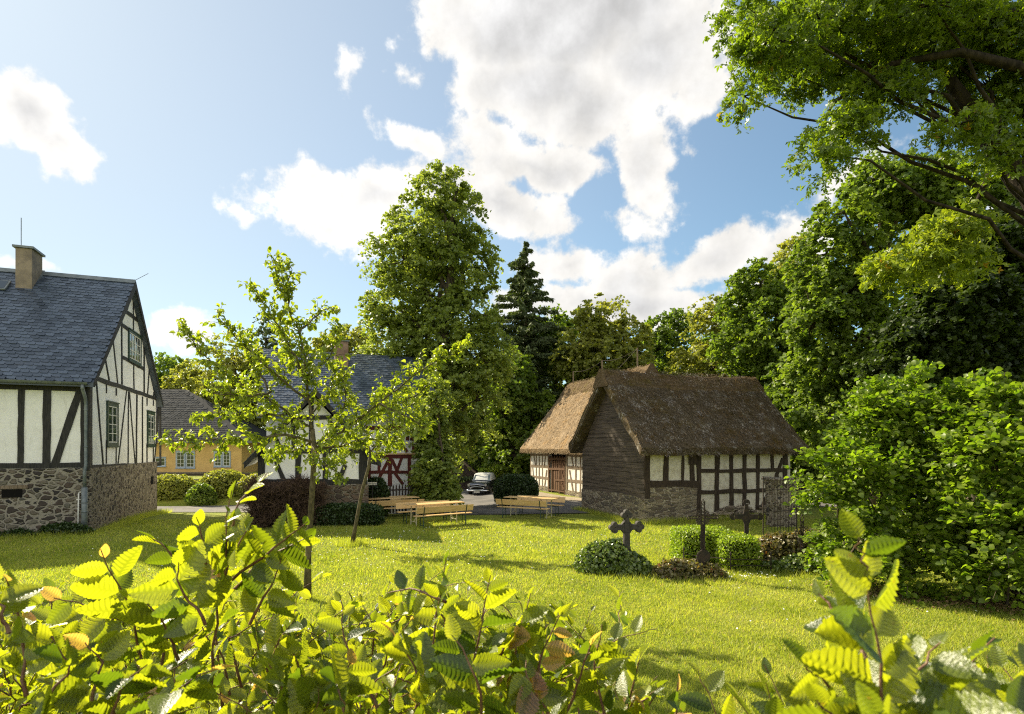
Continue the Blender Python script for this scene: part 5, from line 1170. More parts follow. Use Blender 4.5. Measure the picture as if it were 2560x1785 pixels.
def picket(name, label, a, b, h, step=.13, m_='dark_fence', group=None):
    a, b = Vector(a), Vector(b); d = b - a; L = d.length; r = thing(name, label, 'fence', a, math.atan2(d.y, d.x), group)
    m = MB(); 
    for z in (h * .25, h * .78): m.box(0, L, .022, .06, z, z + .06)
    m.build('rail', M[m_], r); m = MB(); n = int(L / step)
    for k in range(n + 1):
        x = k * step; hh = h + random.uniform(-.015, .015); m.extr([(x, 0, 0), (x + .06, 0, 0), (x + .06, 0, hh - .08), (x + .03, 0, hh), (x, 0, hh - .08)], (0, .02, 0))
    m.build('picket_row', M[m_], r)
    for x in (0, L): m = MB(); m.box(x - .05, x + .05, .062, .16, -.2, h - .05); m.build('post', M[m_], r)
M['dark_fence'] = mat('weathered_dark_picket', noisy((.03, .022, .018), (.08, .06, .05), 8), .85, .2)
picket('picket_fence', 'dark pointed picket fence in front of the red timbered facade', (-6.15, 23.3, 0), (-3.6, 24.3, 0), 1.22)
picket('picket_fence', 'dark picket fence across the road at the right of the stone pillar', (11.6, 28.6, 0), (18.5, 30.2, 0), 1.1)
def sign():
    p = P(931, 1209, 22.3); r = thing('direction_sign', 'small white direction sign on the picket fence beside the annex corner', 'sign', (p.x, p.y, 0), R(10)); m = MB(); m.box(-.17, .17, -.012, .012, p.z - .055, p.z + .055); m.build('board', M['white_paint'], r)
    m = MB(); m.box(-.2, .2, .013, .03, p.z - .075, p.z + .075); m.box(-.02, .02, .031, .06, -.1, p.z); m.build('frame', M['black_timber'], r)
    m = MB(); m.box(-.14, -.105, -.015, -.0125, p.z - .02, p.z + .02); m.build('square_mark', M['black_timber'], r)
    cu = bpy.data.curves.new('lettering', 'FONT'); cu.body = 'Ausgang'; cu.size = .07; cu.align_x = 'CENTER'; cu.align_y = 'CENTER'; cu.extrude = .001
    tmp = bpy.data.objects.new('tmp', cu); C.objects.link(tmp); dg = bpy.context.evaluated_depsgraph_get(); me = bpy.data.meshes.new_from_object(tmp.evaluated_get(dg)); bpy.data.objects.remove(tmp); me.materials.clear()
    o = link('lettering', me, r, [M['black_timber']]); o.location = (.03, -.0145, p.z); o.rotation_euler = (R(90), 0, 0)
sign()
for k, (ya, z, lab) in enumerate(((34.5, .62, 'long dark timber edging along the lower bank across the road'), (41.5, .68, 'long dark timber edging right below the yellow house'))):
    m = MB(); m.box(-60, -9.5, 0, .25, 0, .2); o = m.build('timber_edging', M['dark_fence']); o.location = (0, ya, z); tag(o, lab, 'edging')

# ------------------------------------------------------------------ vintage car and the shelter roof behind it
def car():
    p = P(1193, 1118, 37.5); x0, y0 = p.x, p.y; z0 = gz(x0, y0)
    r = thing('vintage_car', 'black and cream vintage saloon parked facing the camera beside the linden', 'car', (x0, y0, z0), R(-10)); L = 4.2
    # stations along y (front 0), half width, z of sill, shoulder, crown
    st = [(0, .58, .42, .62, .7), (.08, .7, .34, .74, .82), (.3, .76, .3, .82, .9), (1.1, .79, .28, .87, .96), (1.3, .8, .28, .88, .97), (3.0, .8, .28, .88, .97), (3.9, .74, .3, .8, .9), (4.15, .66, .36, .7, .76), (4.2, .5, .42, .62, .66)]
    V, Fs = [], []; prof = lambda w, a, s, c: [(-w * .92, a), (-w, a + (s - a) * .3), (-w, a + (s - a) * .75), (-w * .9, s), (-w * .55, s + (c - s) * .75), (0, c), (w * .55, s + (c - s) * .75), (w * .9, s), (w, a + (s - a) * .75), (w, a + (s - a) * .3), (w * .92, a)]
    for (y, w, a, s, c) in st: V += [(x, y, z) for x, z in prof(w, a, s, c)]
    K = 11
    for j in range(len(st) - 1):
        for i in range(K): Fs.append((j * K + i, j * K + (i + 1) % K, (j + 1) * K + (i + 1) % K, (j + 1) * K + i))
    Fs += [tuple(range(K - 1, -1, -1)), tuple((len(st) - 1) * K + i for i in range(K))]
    m = MB(); m.add(V, Fs); o = m.build('body', M['car_black'], r, smooth=True); s = o.modifiers.new('sub', 'SUBSURF'); s.levels = s.render_levels = 2
    cab = [(1.25, .62, .95, .96), (1.65, .58, .95, 1.36), (1.9, .56, .95, 1.43), (2.7, .56, .95, 1.42), (3.15, .56, .95, 1.25), (3.5, .58, .93, .95)]; V, Fs = [], []
    for (y, w, a, t) in cab: V += [(-w * 1.12, y, a), (-w, y, t - .02), (-w * .6, y, t + .03), (w * .6, y, t + .03), (w, y, t - .02), (w * 1.12, y, a)]
    for j in range(5):
        for i in range(5): Fs.append((j * 6 + i, j * 6 + i + 1, (j + 1) * 6 + i + 1, (j + 1) * 6 + i))
    m = MB(); m.add(V, Fs); m.build('cabin_roof', M['car_white'], r, smooth=True)
    m = MB(); m.add([(-.6, 1.26, .98), (.6, 1.26, .98), (.54, 1.6, 1.33), (-.54, 1.6, 1.33)], [(0, 1, 2, 3)]); m.build('windscreen', M['car_glass'], r)
    m = MB(); m.tube([(-.66, 1.2, .96), (0, 1.12, .985), (.66, 1.2, .96)], .018, 6); m.tube([(-.58, 1.6, 1.36), (0, 1.55, 1.38), (.58, 1.6, 1.36)], .018, 6); m.build('windscreen_trim', M['chrome'], r)
    m = MB(); pts = [(math.cos(a) * .48, -.04, .5 + math.sin(a) * .1) for a in np.linspace(0, 2 * math.pi, 33)]; m.tube(pts, .024, 6)
    m.build('grille_frame', M['chrome'], r, smooth=True); m = MB(); m.extr([(math.cos(a) * .46, -.02, .5 + math.sin(a) * .09) for a in np.linspace(0, 2 * math.pi, 32)[:-1]], (0, .05, 0)); m.build('grille', M['dark_hole'], r)
    m = MB(); m.tube([(-.78, .12, .36), (-.66, -.06, .35), (0, -.1, .35), (.66, -.06, .35), (.78, .12, .36)], [.045, .05, .05, .05, .045], 8); m.build('bumper', M['chrome'], r, smooth=True)
    m = MB(); m.tube([(-.5, -.01, .7), (-.2, -.05, .72), (0, -.06, .75), (.2, -.05, .72), (.5, -.01, .7)], .02, 6); m.build('bonnet_trim', M['chrome'], r)
    m = MB(); m.box(-.2, .2, -.12, -.11, .2, .3); m.build('number_plate', M['car_white'], r)
    for sx in (-1, 1):
        m = MB(); m.disc((sx * .58, -.0, .72), .095, X, Vector((0, 0, 1)), .12, 20); h = m.build('headlight', M['chrome'], r); m = MB(); m.disc((sx * .58, -.066, .72), .075, X, Vector((0, 0, 1)), .012, 20); m.build('lens', M['car_lens'], h)
        for y in (.85, 3.3):
            m = MB(); m.disc((sx * .68, y, .3), .3, Y, Vector((0, 0, 1)), .16, 26); w = m.build('wheel', M['rubber'], r); m = MB(); m.disc((sx * .765, y, .3), .17, Y, Vector((0, 0, 1)), .01, 20); m.build('hub_cap', M['chrome'], w)
M['car_glass'] = mat('windscreen_glass', lambda t, co: (.1, .13, .12), .05, .9)
M['car_lens'] = mat('headlight_lens', lambda t, co: (.4, .4, .36), .1, .8)
car()
def shelter():
    p = P(1156, 1165, 43); r = thing('gabled_shelter', 'dark little gabled shelter behind the black car', 'shelter', (p.x, p.y, gz(p.x, p.y)), 0); m = MB(); za = p.z + .45 - r.location.z
    for s in (-1, 1): m.extr([(0, 0, za), (s * 1.25, 0, za - 1.1), (s * 1.25, 0, za - 1.28), (0, 0, za - .2)], (0, .1, 0))
    m.build('barge_board', M['grey_timber'], r); m = MB()
    for s in (-1, 1): m.extr([(0, .1, za + .03), (s * 1.28, .1, za - 1.1), (s * 1.28, .1, za - 1.17), (0, .1, za - .05)], (0, 2, 0))
    m.build('roof', M['dark_fence'], r); m = MB(); m.extr([(-1.1, .14, 0), (1.1, .14, 0), (1.1, .14, za - 1.1), (0, .14, za - .14), (-1.1, .14, za - 1.1)], (0, 1.8, 0)); m.build('wall', M['dark_fence'], r)
shelter()

# ------------------------------------------------------------------ apple trees on the lawn
def young_tree(label, base, trunk, branches, seed, ls, twigL, r0, dens, leaf='leaf_apple', nleaf=11):
    root = thing('apple_tree', label, 'tree', base, 0, 'young fruit trees on the lawn'); b = Vector(base); rd = random.Random(seed); rs = np.random.default_rng(seed)
    tb = MB(); tp = [P(*q) - b for q in trunk]; tp[0] = Vector((0, 0, -.05)); n = len(tp)
    tb.tube(tp, [r0 * (1.35 if i == 0 else 1 - .35 * i / n) for i in range(n)], 12); tb.build('trunk', M['young_bark'], root, smooth=True)
    lb = MB(); tw = MB(); pos, ax, nr = [], [], []
    for br in branches:
        pts = [P(*q[:3]) - b for q in br]; 
        # refine and jitter
        fine = []
        for i in range(len(pts) - 1):
            k = max(2, int((pts[i + 1] - pts[i]).length / .12))
            for j in range(k): fine.append(pts[i].lerp(pts[i + 1], j / k) + Vector((rd.gauss(0, .012), rd.gauss(0, .012), rd.gauss(0, .012))))
        fine.append(pts[-1]); N = len(fine); rb = .022 if len(br) > 3 else .017
        lb.tube(fine, [rb * (1 - i / N) ** .8 + .004 for i in range(N)], 6)
        for i in range(1, N):
            t = i / N
            if t < .18 and rd.random() < .7: continue
            for _ in range(dens if rd.random() < .8 else dens + 1):
                d = (fine[i] - fine[i - 1]).normalized(); q = Vector(rvec(rs, 1)[0]); q = (q - d * q.dot(d)).normalized(); dd = (q * .9 + d * .55 + Vector((0, 0, .3))).normalized()
                L = twigL * rd.uniform(.35, 1.15) * (1.15 - .6 * t); e = fine[i] + dd * L; mid = fine[i] + dd * L * .5 + Vector((0, 0, .03))
                tw.tube([fine[i], mid, e], [.006, .0045, .002], 4, cap=False)
                for k in range(nleaf):
                    s = (k + .6) / nleaf; p = fine[i].lerp(e, s) + Vector(rs.normal(0, .012, 3)); o = Vector(rvec(rs, 1)[0]); a_ = (o + dd * .7 + Vector((0, 0, -.35))).normalized()
                    pos.append(p + a_ * ls * .6); ax.append(a_); nr.append(Vector((0, 0, 1)) + Vector(rs.normal(0, .55, 3)))
    lb.build('branch', M['young_bark'], root, smooth=True); tw.build('twig', M['young_bark'], root)
    n = len(pos); v, q4, t3 = FOLD; v = v * np.array([1, .72, 1.6])
    leaf_object('foliage', place_leaves((v, q4, t3), np.array(pos), np.array(ax), np.array(nr), ls * rs.uniform(.6, 1.25, n), rs.random(n)), M[leaf], root)
S_ = 1.115
def D(d, *pts): return [(x * S_, y * S_, d + (q[0] if q else 0)) for x, y, *q in pts]
a1 = G(768, 1500)
young_tree('young apple tree with a straight thin trunk, the taller tree on the lawn', a1, D(a1.y, (688, 1345), (691, 1250), (700, 1100), (705, 1010), (700, 962)),
  [D(a1.y, (700, 965), (690, 880, .1), (683, 800, .1), (668, 740, .2), (642, 680, .1), (612, 590)),
   D(a1.y, (690, 870), (665, 800, -.3), (600, 690, -.4), (575, 650, -.4)),
   D(a1.y, (668, 745), (700, 715, .3), (738, 690, .4)), D(a1.y, (650, 700), (640, 640, .2), (655, 605, .3)),
   D(a1.y, (702, 990), (640, 975, -.3), (560, 985, -.5), (470, 985, -.6), (388, 990, -.7)),
   D(a1.y, (698, 960), (610, 900, .2), (520, 850, .3), (450, 790, .4), (415, 745, .5)),
   D(a1.y, (690, 900), (610, 830, -.3), (540, 770, -.4), (490, 712, -.5)),
   D(a1.y, (640, 930, .1), (560, 930, .5), (480, 925, .7), (440, 935, .7)),
   D(a1.y, (610, 880), (540, 890, -.6), (470, 880, -.8)),
   D(a1.y, (600, 870), (560, 800, .5), (560, 750, .6)),
   D(a1.y, (702, 990), (660, 1010, .4), (600, 1020, .7)), 
   D(a1.y, (690, 860), (650, 800, .5), (620, 740, .5)),
   D(a1.y, (705, 1000), (760, 950, .3), (775, 900, .4), (770, 830, .5)),
   D(a1.y, (690, 840), (740, 800, -.3), (760, 740, -.3)), D(a1.y, (695, 930), (740, 880, .4), (750, 830, .5)),
   D(a1.y, (706, 1005), (790, 950, -.2), (880, 880, -.4), (960, 820, -.5), (1045, 782, -.6)),
   D(a1.y, (790, 950, -.2), (850, 920, .3), (930, 890, .4), (975, 850, .5)),
   D(a1.y, (850, 905, -.4), (905, 930, -.6), (950, 960, -.6)),
   D(a1.y, (706, 1005), (760, 1000, .4), (830, 985, .5), (890, 990, .6)), D(a1.y, (700, 1000), (720, 1040, -.4), (760, 1060, -.5))], 101, .105, .44, .058, 2, nleaf=12)
a2 = G(880, 1362)
young_tree('small leaning fruit tree with crooked pale trunk, right of the taller apple tree', a2, D(a2.y, (790, 1222), (797, 1180), (812, 1100), (826, 1050), (830, 1020)),
  [D(a2.y, (830, 1020), (825, 980), (800, 930), (780, 880)), D(a2.y, (830, 1020), (860, 970), (900, 930), (930, 900)), D(a2.y, (828, 1010), (800, 1000), (760, 990, .3), (720, 1000, .4)),
   D(a2.y, (835, 1000), (870, 990, -.3), (910, 960, -.4)), D(a2.y, (815, 960), (840, 920), (850, 880)), D(a2.y, (826, 1040), (850, 1015, .3), (880, 1000, .4)), D(a2.y, (800, 1000), (770, 1030, -.3), (745, 1040, -.4))], 102, .095, .46, .055, 3)

# ------------------------------------------------------------------ hornbeam hedge in front
def horn_leaf():
    nv = 9; cols = (-1, -.52, 0, .52, 1); V = []; n = 2 * nv + 1
    for j in range(n):
        t = j / (n - 1)
        for c in cols:
            ac = abs(c); tt = min(1, t + .14 * ac * (1 - t) * (t > .0)) if 0 < j < n - 1 else t
            w = .285 * (math.sin(math.pi * min(1, tt * .98 + .0) ** .74) ** .8) if 0 < t < 1 else 0
            serr = 1 + (.09 if j % 2 else -.04) * (ac == 1)
            pl = (.03 if j % 2 else -.03) * (.8 if ac == 1 else 1) * (ac > 0) * (0 < t < 1)
            V.append((tt * 1.0, c * w * serr, pl + ac * w * .32 - .16 * tt ** 2 + (-.012 if c == 0 else 0)))
    Q = [(j * 5 + k, (j + 1) * 5 + k, (j + 1) * 5 + k + 1, j * 5 + k + 1) for j in range(n - 1) for k in range(4)]
    return np.array(V), np.array(Q), None
HORN = horn_leaf()
PINK = [.008]
def shoot(pts, n, ls, rd, acc, stem, r0=.0035, tip_small=.35, wide=1.):
    """a hornbeam shoot: leaves set alternately in one plane on a thin stem"""
    pts = [Vector(p) for p in pts]; seg = [0]
    for a, b in zip(pts[:-1], pts[1:]): seg.append(seg[-1] + (b - a).length)
    def at(s):
        for i in range(len(pts) - 1):
            if s <= seg[i + 1] or i == len(pts) - 2: u = (s - seg[i]) / (seg[i + 1] - seg[i] + 1e-9); return pts[i].lerp(pts[i + 1], u), (pts[i + 1] - pts[i]).normalized()
    K = 8; ps = [at(seg[-1] * k / K)[0] + Vector((rd.gauss(0, .003), rd.gauss(0, .003), 0)) * (0 < k < K) for k in range(K + 1)]
    stem.tube(ps, [r0 * (1 - .75 * k / K) for k in range(K + 1)], 5, cap=False)
    d0 = (pts[-1] - pts[0]).normalized(); ref = Vector((rd.gauss(0, 1), rd.gauss(-.35, .8), rd.gauss(.2, .4))); side = d0.cross(ref)
    if side.length < .1: side = d0.orthogonal()
    side.normalize()
    for k in range(n):
        t = .12 + .88 * (k + rd.random() * .3) / n; p, d = at(seg[-1] * min(t, 1)); sg = 1 if k % 2 else -1
        s_ = (side + Vector((rd.gauss(0, .25), rd.gauss(0, .25), rd.gauss(0, .25)))).normalized()
        ax = (s_ * sg + d * rd.uniform(.35, .8) + Vector((0, 0, rd.uniform(-.35, .15)))).normalized()
        if k >= n - 1: ax = (d + s_ * .3 * sg).normalized()
        nr = d.cross(s_) * (1 if rd.random() < .5 else 1); 
        if nr.z < 0: nr = -nr
        nr = (nr + Vector((rd.gauss(0, .35), rd.gauss(0, .35), rd.gauss(.15, .25)))).normalized()
        size = ls * (1 if t < .7 else 1 - (1 - tip_small) * (t - .7) / .3) * rd.uniform(.75, 1.15)
        acc[0].append(p + ax * size * .06); acc[1].append(ax); acc[2].append(nr); acc[3].append(size)
        acc[4].append(.97 if (t > .9 and rd.random() < .18) or rd.random() < PINK[0] else rd.random() * .93)
def horn_obj(root, acc, stem):
    a = [np.array(x) for x in acc]; o = leaf_object('foliage', place_leaves(HORN, a[0], a[1], a[2], a[3], a[4]), M['leaf_horn'], root); at_ = o.data.attributes.new('vein', 'FLOAT', 'POINT'); at_.data.foreach_set('value', np.tile(VEIN, len(a[0])).astype(np.float32)); stem.build('stem', M['twig'], root, smooth=True)
def hedge():
    b = Vector((-1.0, 1.7, gz(-1, 1.7))); root = thing('hornbeam_hedge', 'big hornbeam hedge with backlit toothed leaves along the bottom left', 'hedge', b, 0); rd = random.Random(77); acc = ([], [], [], [], []); stem = MB()
    def sh(a, c, n, ls, **k):
        pa, pc = P(a[0] * S_, a[1] * S_, a[2]) - b, P(c[0] * S_, c[1] * S_, c[2]) - b; mid = pa.lerp(pc, .55) + Vector((rd.gauss(0, .02), rd.gauss(0, .02), .02)); shoot([pa, mid, pc], n, ls, rd, acc, stem, **k)
    # shoots that stand out, display-pixel ends and depth
    for q in [((470, 1560, 1.45), (520, 1100, 1.35), 12, .095), ((520, 1300, 1.4), (690, 1170, 1.3), 7, .075), ((330, 1560, 1.5), (225, 1230, 1.35), 9, .1), ((420, 1300, 1.5), (330, 1200, 1.45), 5, .085), ((500, 1260, 1.4), (600, 1060, 1.45), 5, .08),
              ((500, 1350, 1.5), (700, 1200, 1.45), 8, .09), ((515, 1560, 1.7), (510, 1330, 1.6), 8, .085), ((300, 1400, 1.45), (120, 1340, 1.4), 6, .085), ((60, 1560, 1.2), (10, 1290, 1.15), 9, .09), ((160, 1560, 1.6), (110, 1330, 1.6), 8, .08),
              ((600, 1560, 1.9), (570, 1380, 1.8), 8, .085), ((720, 1600, 1.6), (640, 1400, 1.5), 8, .085), ((850, 1600, 1.5), (760, 1330, 1.6), 7, .07), ((830, 1560, 1.7), (930, 1380, 1.6), 7, .08), ((930, 1600, 1.35), (1000, 1250, 1.3), 10, .085),
              ((1050, 1600, 1.3), (1100, 1290, 1.3), 10, .09), ((1000, 1350, 1.3), (870, 1330, 1.4), 5, .06), ((1130, 1600, 1.3), (1190, 1330, 1.35), 9, .085), ((1180, 1620, 1.3), (1260, 1370, 1.3), 9, .075), ((1250, 1640, 1.25), (1330, 1430, 1.2), 8, .08),
              ((1370, 1680, 1.25), (1350, 1400, 1.25), 9, .08), ((1400, 1680, 1.3), (1440, 1460, 1.25), 8, .08), ((1450, 1680, 1.35), (1520, 1530, 1.3), 7, .08), ((1330, 1680, 1.3), (1460, 1560, 1.25), 7, .085), ((950, 1640, 1.2), (880, 1420, 1.2), 9, .1), ((1080, 1660, 1.15), (1010, 1420, 1.1), 8, .1),
              ((640, 1640, 1.2), (600, 1480, 1.15), 7, .085), ((240, 1640, 1.2), (330, 1490, 1.15), 7, .09), ((60, 1640, 1.1), (130, 1450, 1.1), 7, .09), ((460, 1400, 1.3), (400, 1260, 1.25), 6, .095), ((480, 1350, 1.35), (560, 1170, 1.3), 6, .09), ((470, 1320, 1.35), (440, 1160, 1.3), 5, .09), ((560, 1400, 1.4), (630, 1250, 1.35), 7, .085), ((400, 1480, 1.4), (300, 1330, 1.3), 7, .09), ((250, 1420, 1.5), (250, 1280, 1.5), 6, .085), ((150, 1480, 1.3), (60, 1400, 1.3), 6, .09), ((360, 1500, 1.4), (420, 1330, 1.4), 7, .085), ((590, 1540, 1.5), (660, 1390, 1.5), 7, .08), ((20, 1420, 1.1), (-20, 1300, 1.1), 5, .09), ((1000, 1500, 1.4), (960, 1330, 1.4), 7, .085), ((1100, 1500, 1.35), (1170, 1400, 1.35), 6, .09), ((1040, 1550, 1.2), (1110, 1440, 1.2), 6, .095), ((1230, 1600, 1.2), (1180, 1480, 1.2), 6, .09), ((700, 1640, 1.2), (790, 1480, 1.2), 7, .09), ((780, 1640, 1.1), (720, 1500, 1.1), 6, .09), ((200, 1600, 1.2), (190, 1440, 1.2), 7, .09), ((350, 1640, 1.1), (480, 1500, 1.1), 7, .09), ((1500, 1700, 1.2), (1470, 1560, 1.2), 5, .08)]:
        PINK[0] = .3 if q[1][0] > 1050 and rd.random() < .6 else .01
        sh(*q[:2], int(q[2] * 1.35), q[3] * 1.02, r0=.0045)
    PINK[0] = .006
    # the body of the hedge: shoots all over its top and sides
    def top(x, y): # height profile over hedge plan
        edge = .32 - .02 * x
        return 2.14 + .07 * math.sin(x * 5 + 1) * math.sin(y * 4) + .05 * math.sin(x * 11) - (.5 * max(0, x - edge) ** 1.2 * 2)
    for k in range(1500):
        x = rd.uniform(-3.6, .55); y = rd.uniform(.85, 2.55)
        if x > -.2 and y > 2.2 - .6 * (x + .2): continue
        deep = rd.random() ** 2 * .5; z = top(x, y) - deep - rd.random() * .1
        L = rd.uniform(.16, .34); d = Vector((rd.gauss(.05, .45), rd.gauss(-.1, .45), rd.uniform(.3, 1))).normalized(); p = Vector((x, y, z)) - b
        if p.z + b.z + d.z * L > top(x, y) + .1: p.z -= d.z * L * .6
        shoot([p, p + d * L * .5, p + d * L + Vector((0, 0, -.03))], rd.choice([5, 6, 7, 8]), rd.uniform(.042, .078), rd, acc, stem, r0=.003)
    for k in range(420):  # faces down to the ground
        x = rd.uniform(-3.7, .6); z = 1.0 + rd.random() * 1.0; y = 2.6 + rd.uniform(-.15, .1) if rd.random() < .5 else .85 + rd.uniform(-.05, .1); p = Vector((x, y, z)) - b
        d = Vector((rd.gauss(0, .5), .6 if y > 1.5 else -.6, .5)).normalized(); L = .25; shoot([p, p + d * L * .5, p + d * L], 6, .075, rd, acc, stem, r0=.003)
    for k in range(60):
        x = rd.uniform(-3.5, .4); y = rd.uniform(1.1, 2.3); p0 = Vector((x + rd.gauss(0, .1), y, .7)) - b; p1 = Vector((x, y, top(x, y) - .1)) - b; stem.tube(curve_pts(p0, p1, .0, 5, .15, rd), [.014, .012, .01, .008, .006, .004], 5, cap=False)
    horn_obj(root, acc, stem)
def right_shrub():
    b = Vector((.6, .85, 1.0)); root = thing('hornbeam_shrub', 'blurred close hornbeam shoots with big leaves at the bottom right', 'shrub', b, 0); rd = random.Random(5); acc = ([], [], [], [], []); stem = MB()
    def sh(a, c, n, ls, mid=None, **k):
        pa, pc = P(a[0] * S_, a[1] * S_, a[2]) - b, P(c[0] * S_, c[1] * S_, c[2]) - b; m = P(mid[0] * S_, mid[1] * S_, mid[2]) - b if mid else pa.lerp(pc, .5); shoot([pa, m, pc], n, ls, rd, acc, stem, **k)
    sh((1975, 1700, .66), (1945, 1270, .66), 11, .085, (1965, 1450, .66), r0=.0028, tip_small=.5); sh((1945, 1300, .66), (1922, 1185, .66), 3, .055, r0=.0018, tip_small=.6)
    for q in [((1960, 1640, .7), (1800, 1480, .68), 7, .075), ((1970, 1620, .68), (2110, 1440, .7), 8, .07), ((2000, 1660, .72), (2230, 1430, .8), 9, .075), ((1960, 1700, .6), (1830, 1570, .6), 6, .075), ((2000, 1720, .6), (2130, 1570, .6), 7, .08), ((2100, 1720, .7), (2220, 1560, .72), 7, .08),
              ((1930, 1420, .7), (1835, 1330, .75), 5, .05), ((1940, 1480, .75), (1880, 1360, .8), 5, .06), ((2050, 1680, .8), (2090, 1500, .85), 7, .07), ((1900, 1720, .8), (1860, 1560, .8), 7, .075), ((2200, 1720, .6), (2290, 1600, .62), 5, .07), ((1990, 1750, .55), (1960, 1600, .55), 6, .075)]:
        sh(*q)
    for k in range(150):
        x = rd.uniform(.3, 1.15); y = rd.uniform(.6, 1.1); z = 2.8 - .44 * y - rd.uniform(.03, .7); p = Vector((x, y, z)) - b; d = Vector((rd.gauss(0, .4), rd.gauss(0, .4), rd.uniform(.4, 1))).normalized(); L = .2; z_top = z + d.z * L
        if z_top > 2.8 - .415 * y: p.z -= z_top - (2.8 - .42 * y)
        shoot([p, p + d * L * .5, p + d * L], 6, .07, rd, acc, stem, r0=.0025)
    for k in range(10): x = rd.uniform(.4, 1); stem.tube([Vector((x, .85, .9)) - b, Vector((x + rd.gauss(0, .05), .85, 1.9)) - b, Vector((x, .75, 2.3)) - b], [.009, .006, .004], 5, cap=False)
    horn_obj(root, acc, stem)
hedge(); right_shrub()

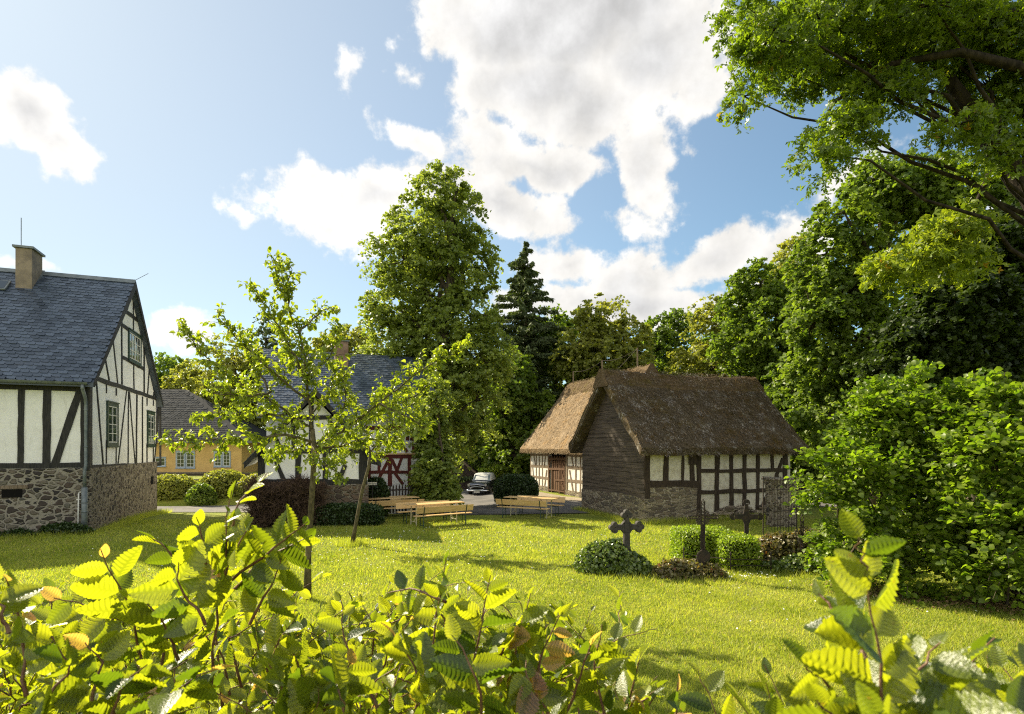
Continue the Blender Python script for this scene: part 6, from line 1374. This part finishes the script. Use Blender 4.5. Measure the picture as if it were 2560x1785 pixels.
# ------------------------------------------------------------------ lawn blades, daisies, litter
def grass():
    r = np.random.default_rng(3); out = []
    for (y0, y1, dens, h, w) in ((4.6, 7.2, 3600, .05, .0048), (7.2, 10.5, 2200, .05, .0065), (10.5, 15, 1100, .055, .009), (15, 21.5, 420, .06, .013)):
        xm = .95 * y1 + 1.5; n = int((y1 - y0) * 2 * xm * dens); x = r.uniform(-xm, xm, n); y = r.uniform(y0, y1, n)
        keep = (np.abs(x) < .95 * y + 1.5) & (np.abs(x + .0) < 40); x, y = x[keep], y[keep]
        # thin worn patches
        pt = np.sin(x * 1.3 + 2 * np.sin(y * .7)) * np.sin(y * 1.1 + x * .4) + .5 * np.sin(x * 3.1 + y * 2.3); k2 = r.random(len(x)) < np.clip(.95 - .45 * np.clip(pt - .5, 0, 1), 0, 1)
        k2 &= ~((x - 4.93) * UG.x * 0 + 0 > 1); lx = (x - 4.93) * UF.x + (y - 20.6) * UF.y; ly = (x - 4.93) * UG.x + (y - 20.6) * UG.y; k2 &= ~((lx > -.1) & (lx < 7) & (ly > -.1) & (ly < 5))
        x, y, pt = x[k2], y[k2], pt[k2]; n = len(x); z = ground_z(x, y); hh = h * r.uniform(.4, 1.5, n) * (1 + .5 * (r.random(n) < .02)) * (1 + .25 * np.sin(x * 2.2) * np.sin(y * 1.9)); a = r.uniform(0, 6.283, n); ww = w * r.uniform(.7, 1.3, n)
        lean = r.normal(0, .45, (n, 2)) * hh[:, None]
        c = np.stack([x, y, z - .005], 1); s = np.stack([np.cos(a), np.sin(a), 0 * a], 1) * ww[:, None]; tip = c + np.stack([lean[:, 0], lean[:, 1], hh], 1)
        V = np.stack([c - s, c + s, tip], 1).reshape(-1, 3)
        fl = np.array([mnoise.noise(Vector((a_ * 1.6, b_ * 1.6, 0))) for a_, b_ in zip(x[::8], y[::8])]).repeat(8)[:n] if False else np.sin(x * 5.3 + 3 * np.sin(y * 2.9)) * np.sin(y * 4.7 + 2 * np.sin(x * 3.7)); tone = np.clip(.42 + .2 * pt + .2 * fl + r.normal(0, .24, n), 0, .93); tone[r.random(n) < .05 + .1 * np.clip(fl * pt, 0, 1)] = .99  # blade tone varies in patches, with shadow dapples put into the colour
        out.append((V, np.repeat(tone, 3)))
    V = np.concatenate([o[0] for o in out]); rn = np.concatenate([o[1] for o in out])
    o = link('grass', arrays_mesh('grass', V, None, rn, T=np.arange(len(V)).reshape(-1, 3)), None, [M['grass_blade']]); tag(o, 'short sunlit lawn grass with drier patches', 'grass', kind='stuff')
    # taller tufts at the feet of things
    pos = []
    def ringt(cx, cy, rad, n, h): 
        a = r.uniform(0, 6.283, n); q = rad * np.sqrt(r.random(n)); pos.append(np.stack([cx + q * np.cos(a), cy + q * np.sin(a), np.full(n, h)], 1))
    ringt(a2.x, a2.y, .45, 900, .16); ringt(a1.x, a1.y, .3, 300, .08)
    for i in range(60): t = i / 59; ringt(4.93 + UF.x * 7 * t, 20.6 + UF.y * 7 * t - .35, .3, 70, .22); 
    for i in range(30): t = i / 29; ringt(4.8 + UG.x * 4.9 * t - .2, 20.5 + UG.y * 4.9 * t, .25, 80, .17)
    for c in (c1, c2, c4): ringt(c.x, c.y - .15, .75, 900, .13)
    for i in range(40): ringt(3.8 + i * .11, 12.75 + .1 * math.sin(i), .25, 60, .12)
    for i in range(40): ringt(7 + i * .16, 10.9 - i * .04, .35, 60, .1)
    for i in range(40): t = i / 39; ringt(-13.6 - 6 * t + .2, 17.9 - 2.1 * t, .3, 60, .16); ringt(-13.4 - .353 * 9 * t, 18.5 + .935 * 9 * t, .3, 60, .2)
    p = np.concatenate(pos); n = len(p); z = ground_z(p[:, 0], p[:, 1]); h = p[:, 2] * r.uniform(.5, 1.4, n); a = r.uniform(0, 6.283, n)
    c = np.stack([p[:, 0], p[:, 1], z - .01], 1); s = np.stack([np.cos(a), np.sin(a), 0 * a], 1) * .006; tip = c + np.stack([r.normal(0, .4, n) * h, r.normal(0, .4, n) * h, h], 1)
    V = np.stack([c - s, c + s, tip], 1).reshape(-1, 3)
    o = link('grass', arrays_mesh('grass', V, None, np.repeat(np.clip(r.normal(.5, .25, n), 0, .93), 3), T=np.arange(n * 3).reshape(-1, 3)), None, [M['grass_blade']]); tag(o, 'taller grass tufts along walls, trunks and graves', 'grass', kind='stuff')
    # daisies
    n = 420; x = r.uniform(-9, 8, n); y = r.uniform(8, 19, n); k = r.random(n) < .5; x[k] = r.normal(-5, 3, k.sum()); y[k] = r.normal(15.5, 1.8, k.sum()); ex = np.array([[5.0 + r.normal(0, .35), 12.2 + r.normal(0, .2)] for _ in range(70)]); x = np.concatenate([x, ex[:, 0]]); y = np.concatenate([y, ex[:, 1]]); n = len(x)
    m = MB()
    for i in range(n):
        c = Vector((x[i], y[i], float(ground_z(x[i], y[i])) + .06)); R_ = .013; t = Vector(r.normal(0, .3, 3)) + Vector((0, -.3, 1)); t.normalize(); u = t.orthogonal().normalized(); v = t.cross(u); m.add([c + (u * math.cos(q) + v * math.sin(q)) * R_ for q in np.linspace(0, 2 * math.pi, 8)[:-1]], [tuple(range(7))])
    o = m.build('daisies', M['petal']); tag(o, 'tiny white daisies scattered over the lawn', 'daisies', kind='stuff')
    # dry leaves under the bushes
    n = 5200; t = r.random(n); x = 6.6 + t * 4.6 + r.normal(0, .25, n); y = 10.9 - t * 2.2 + r.normal(0, .33, n); pos = np.stack([x, y, ground_z(x, y) + .03 + r.random(n) * .02], 1)
    o = leaf_object('leaf_litter', place_leaves(LEAF_Q, pos, rvec(r, n) * [1, 1, .3], rvec(r, n) * .5 + [0, 0, 1], r.uniform(.025, .06, n), r.random(n)), M['litter'], None); tag(o, 'brown dry leaf litter along the edge of the bushes', 'leaf litter', kind='stuff')
grass()
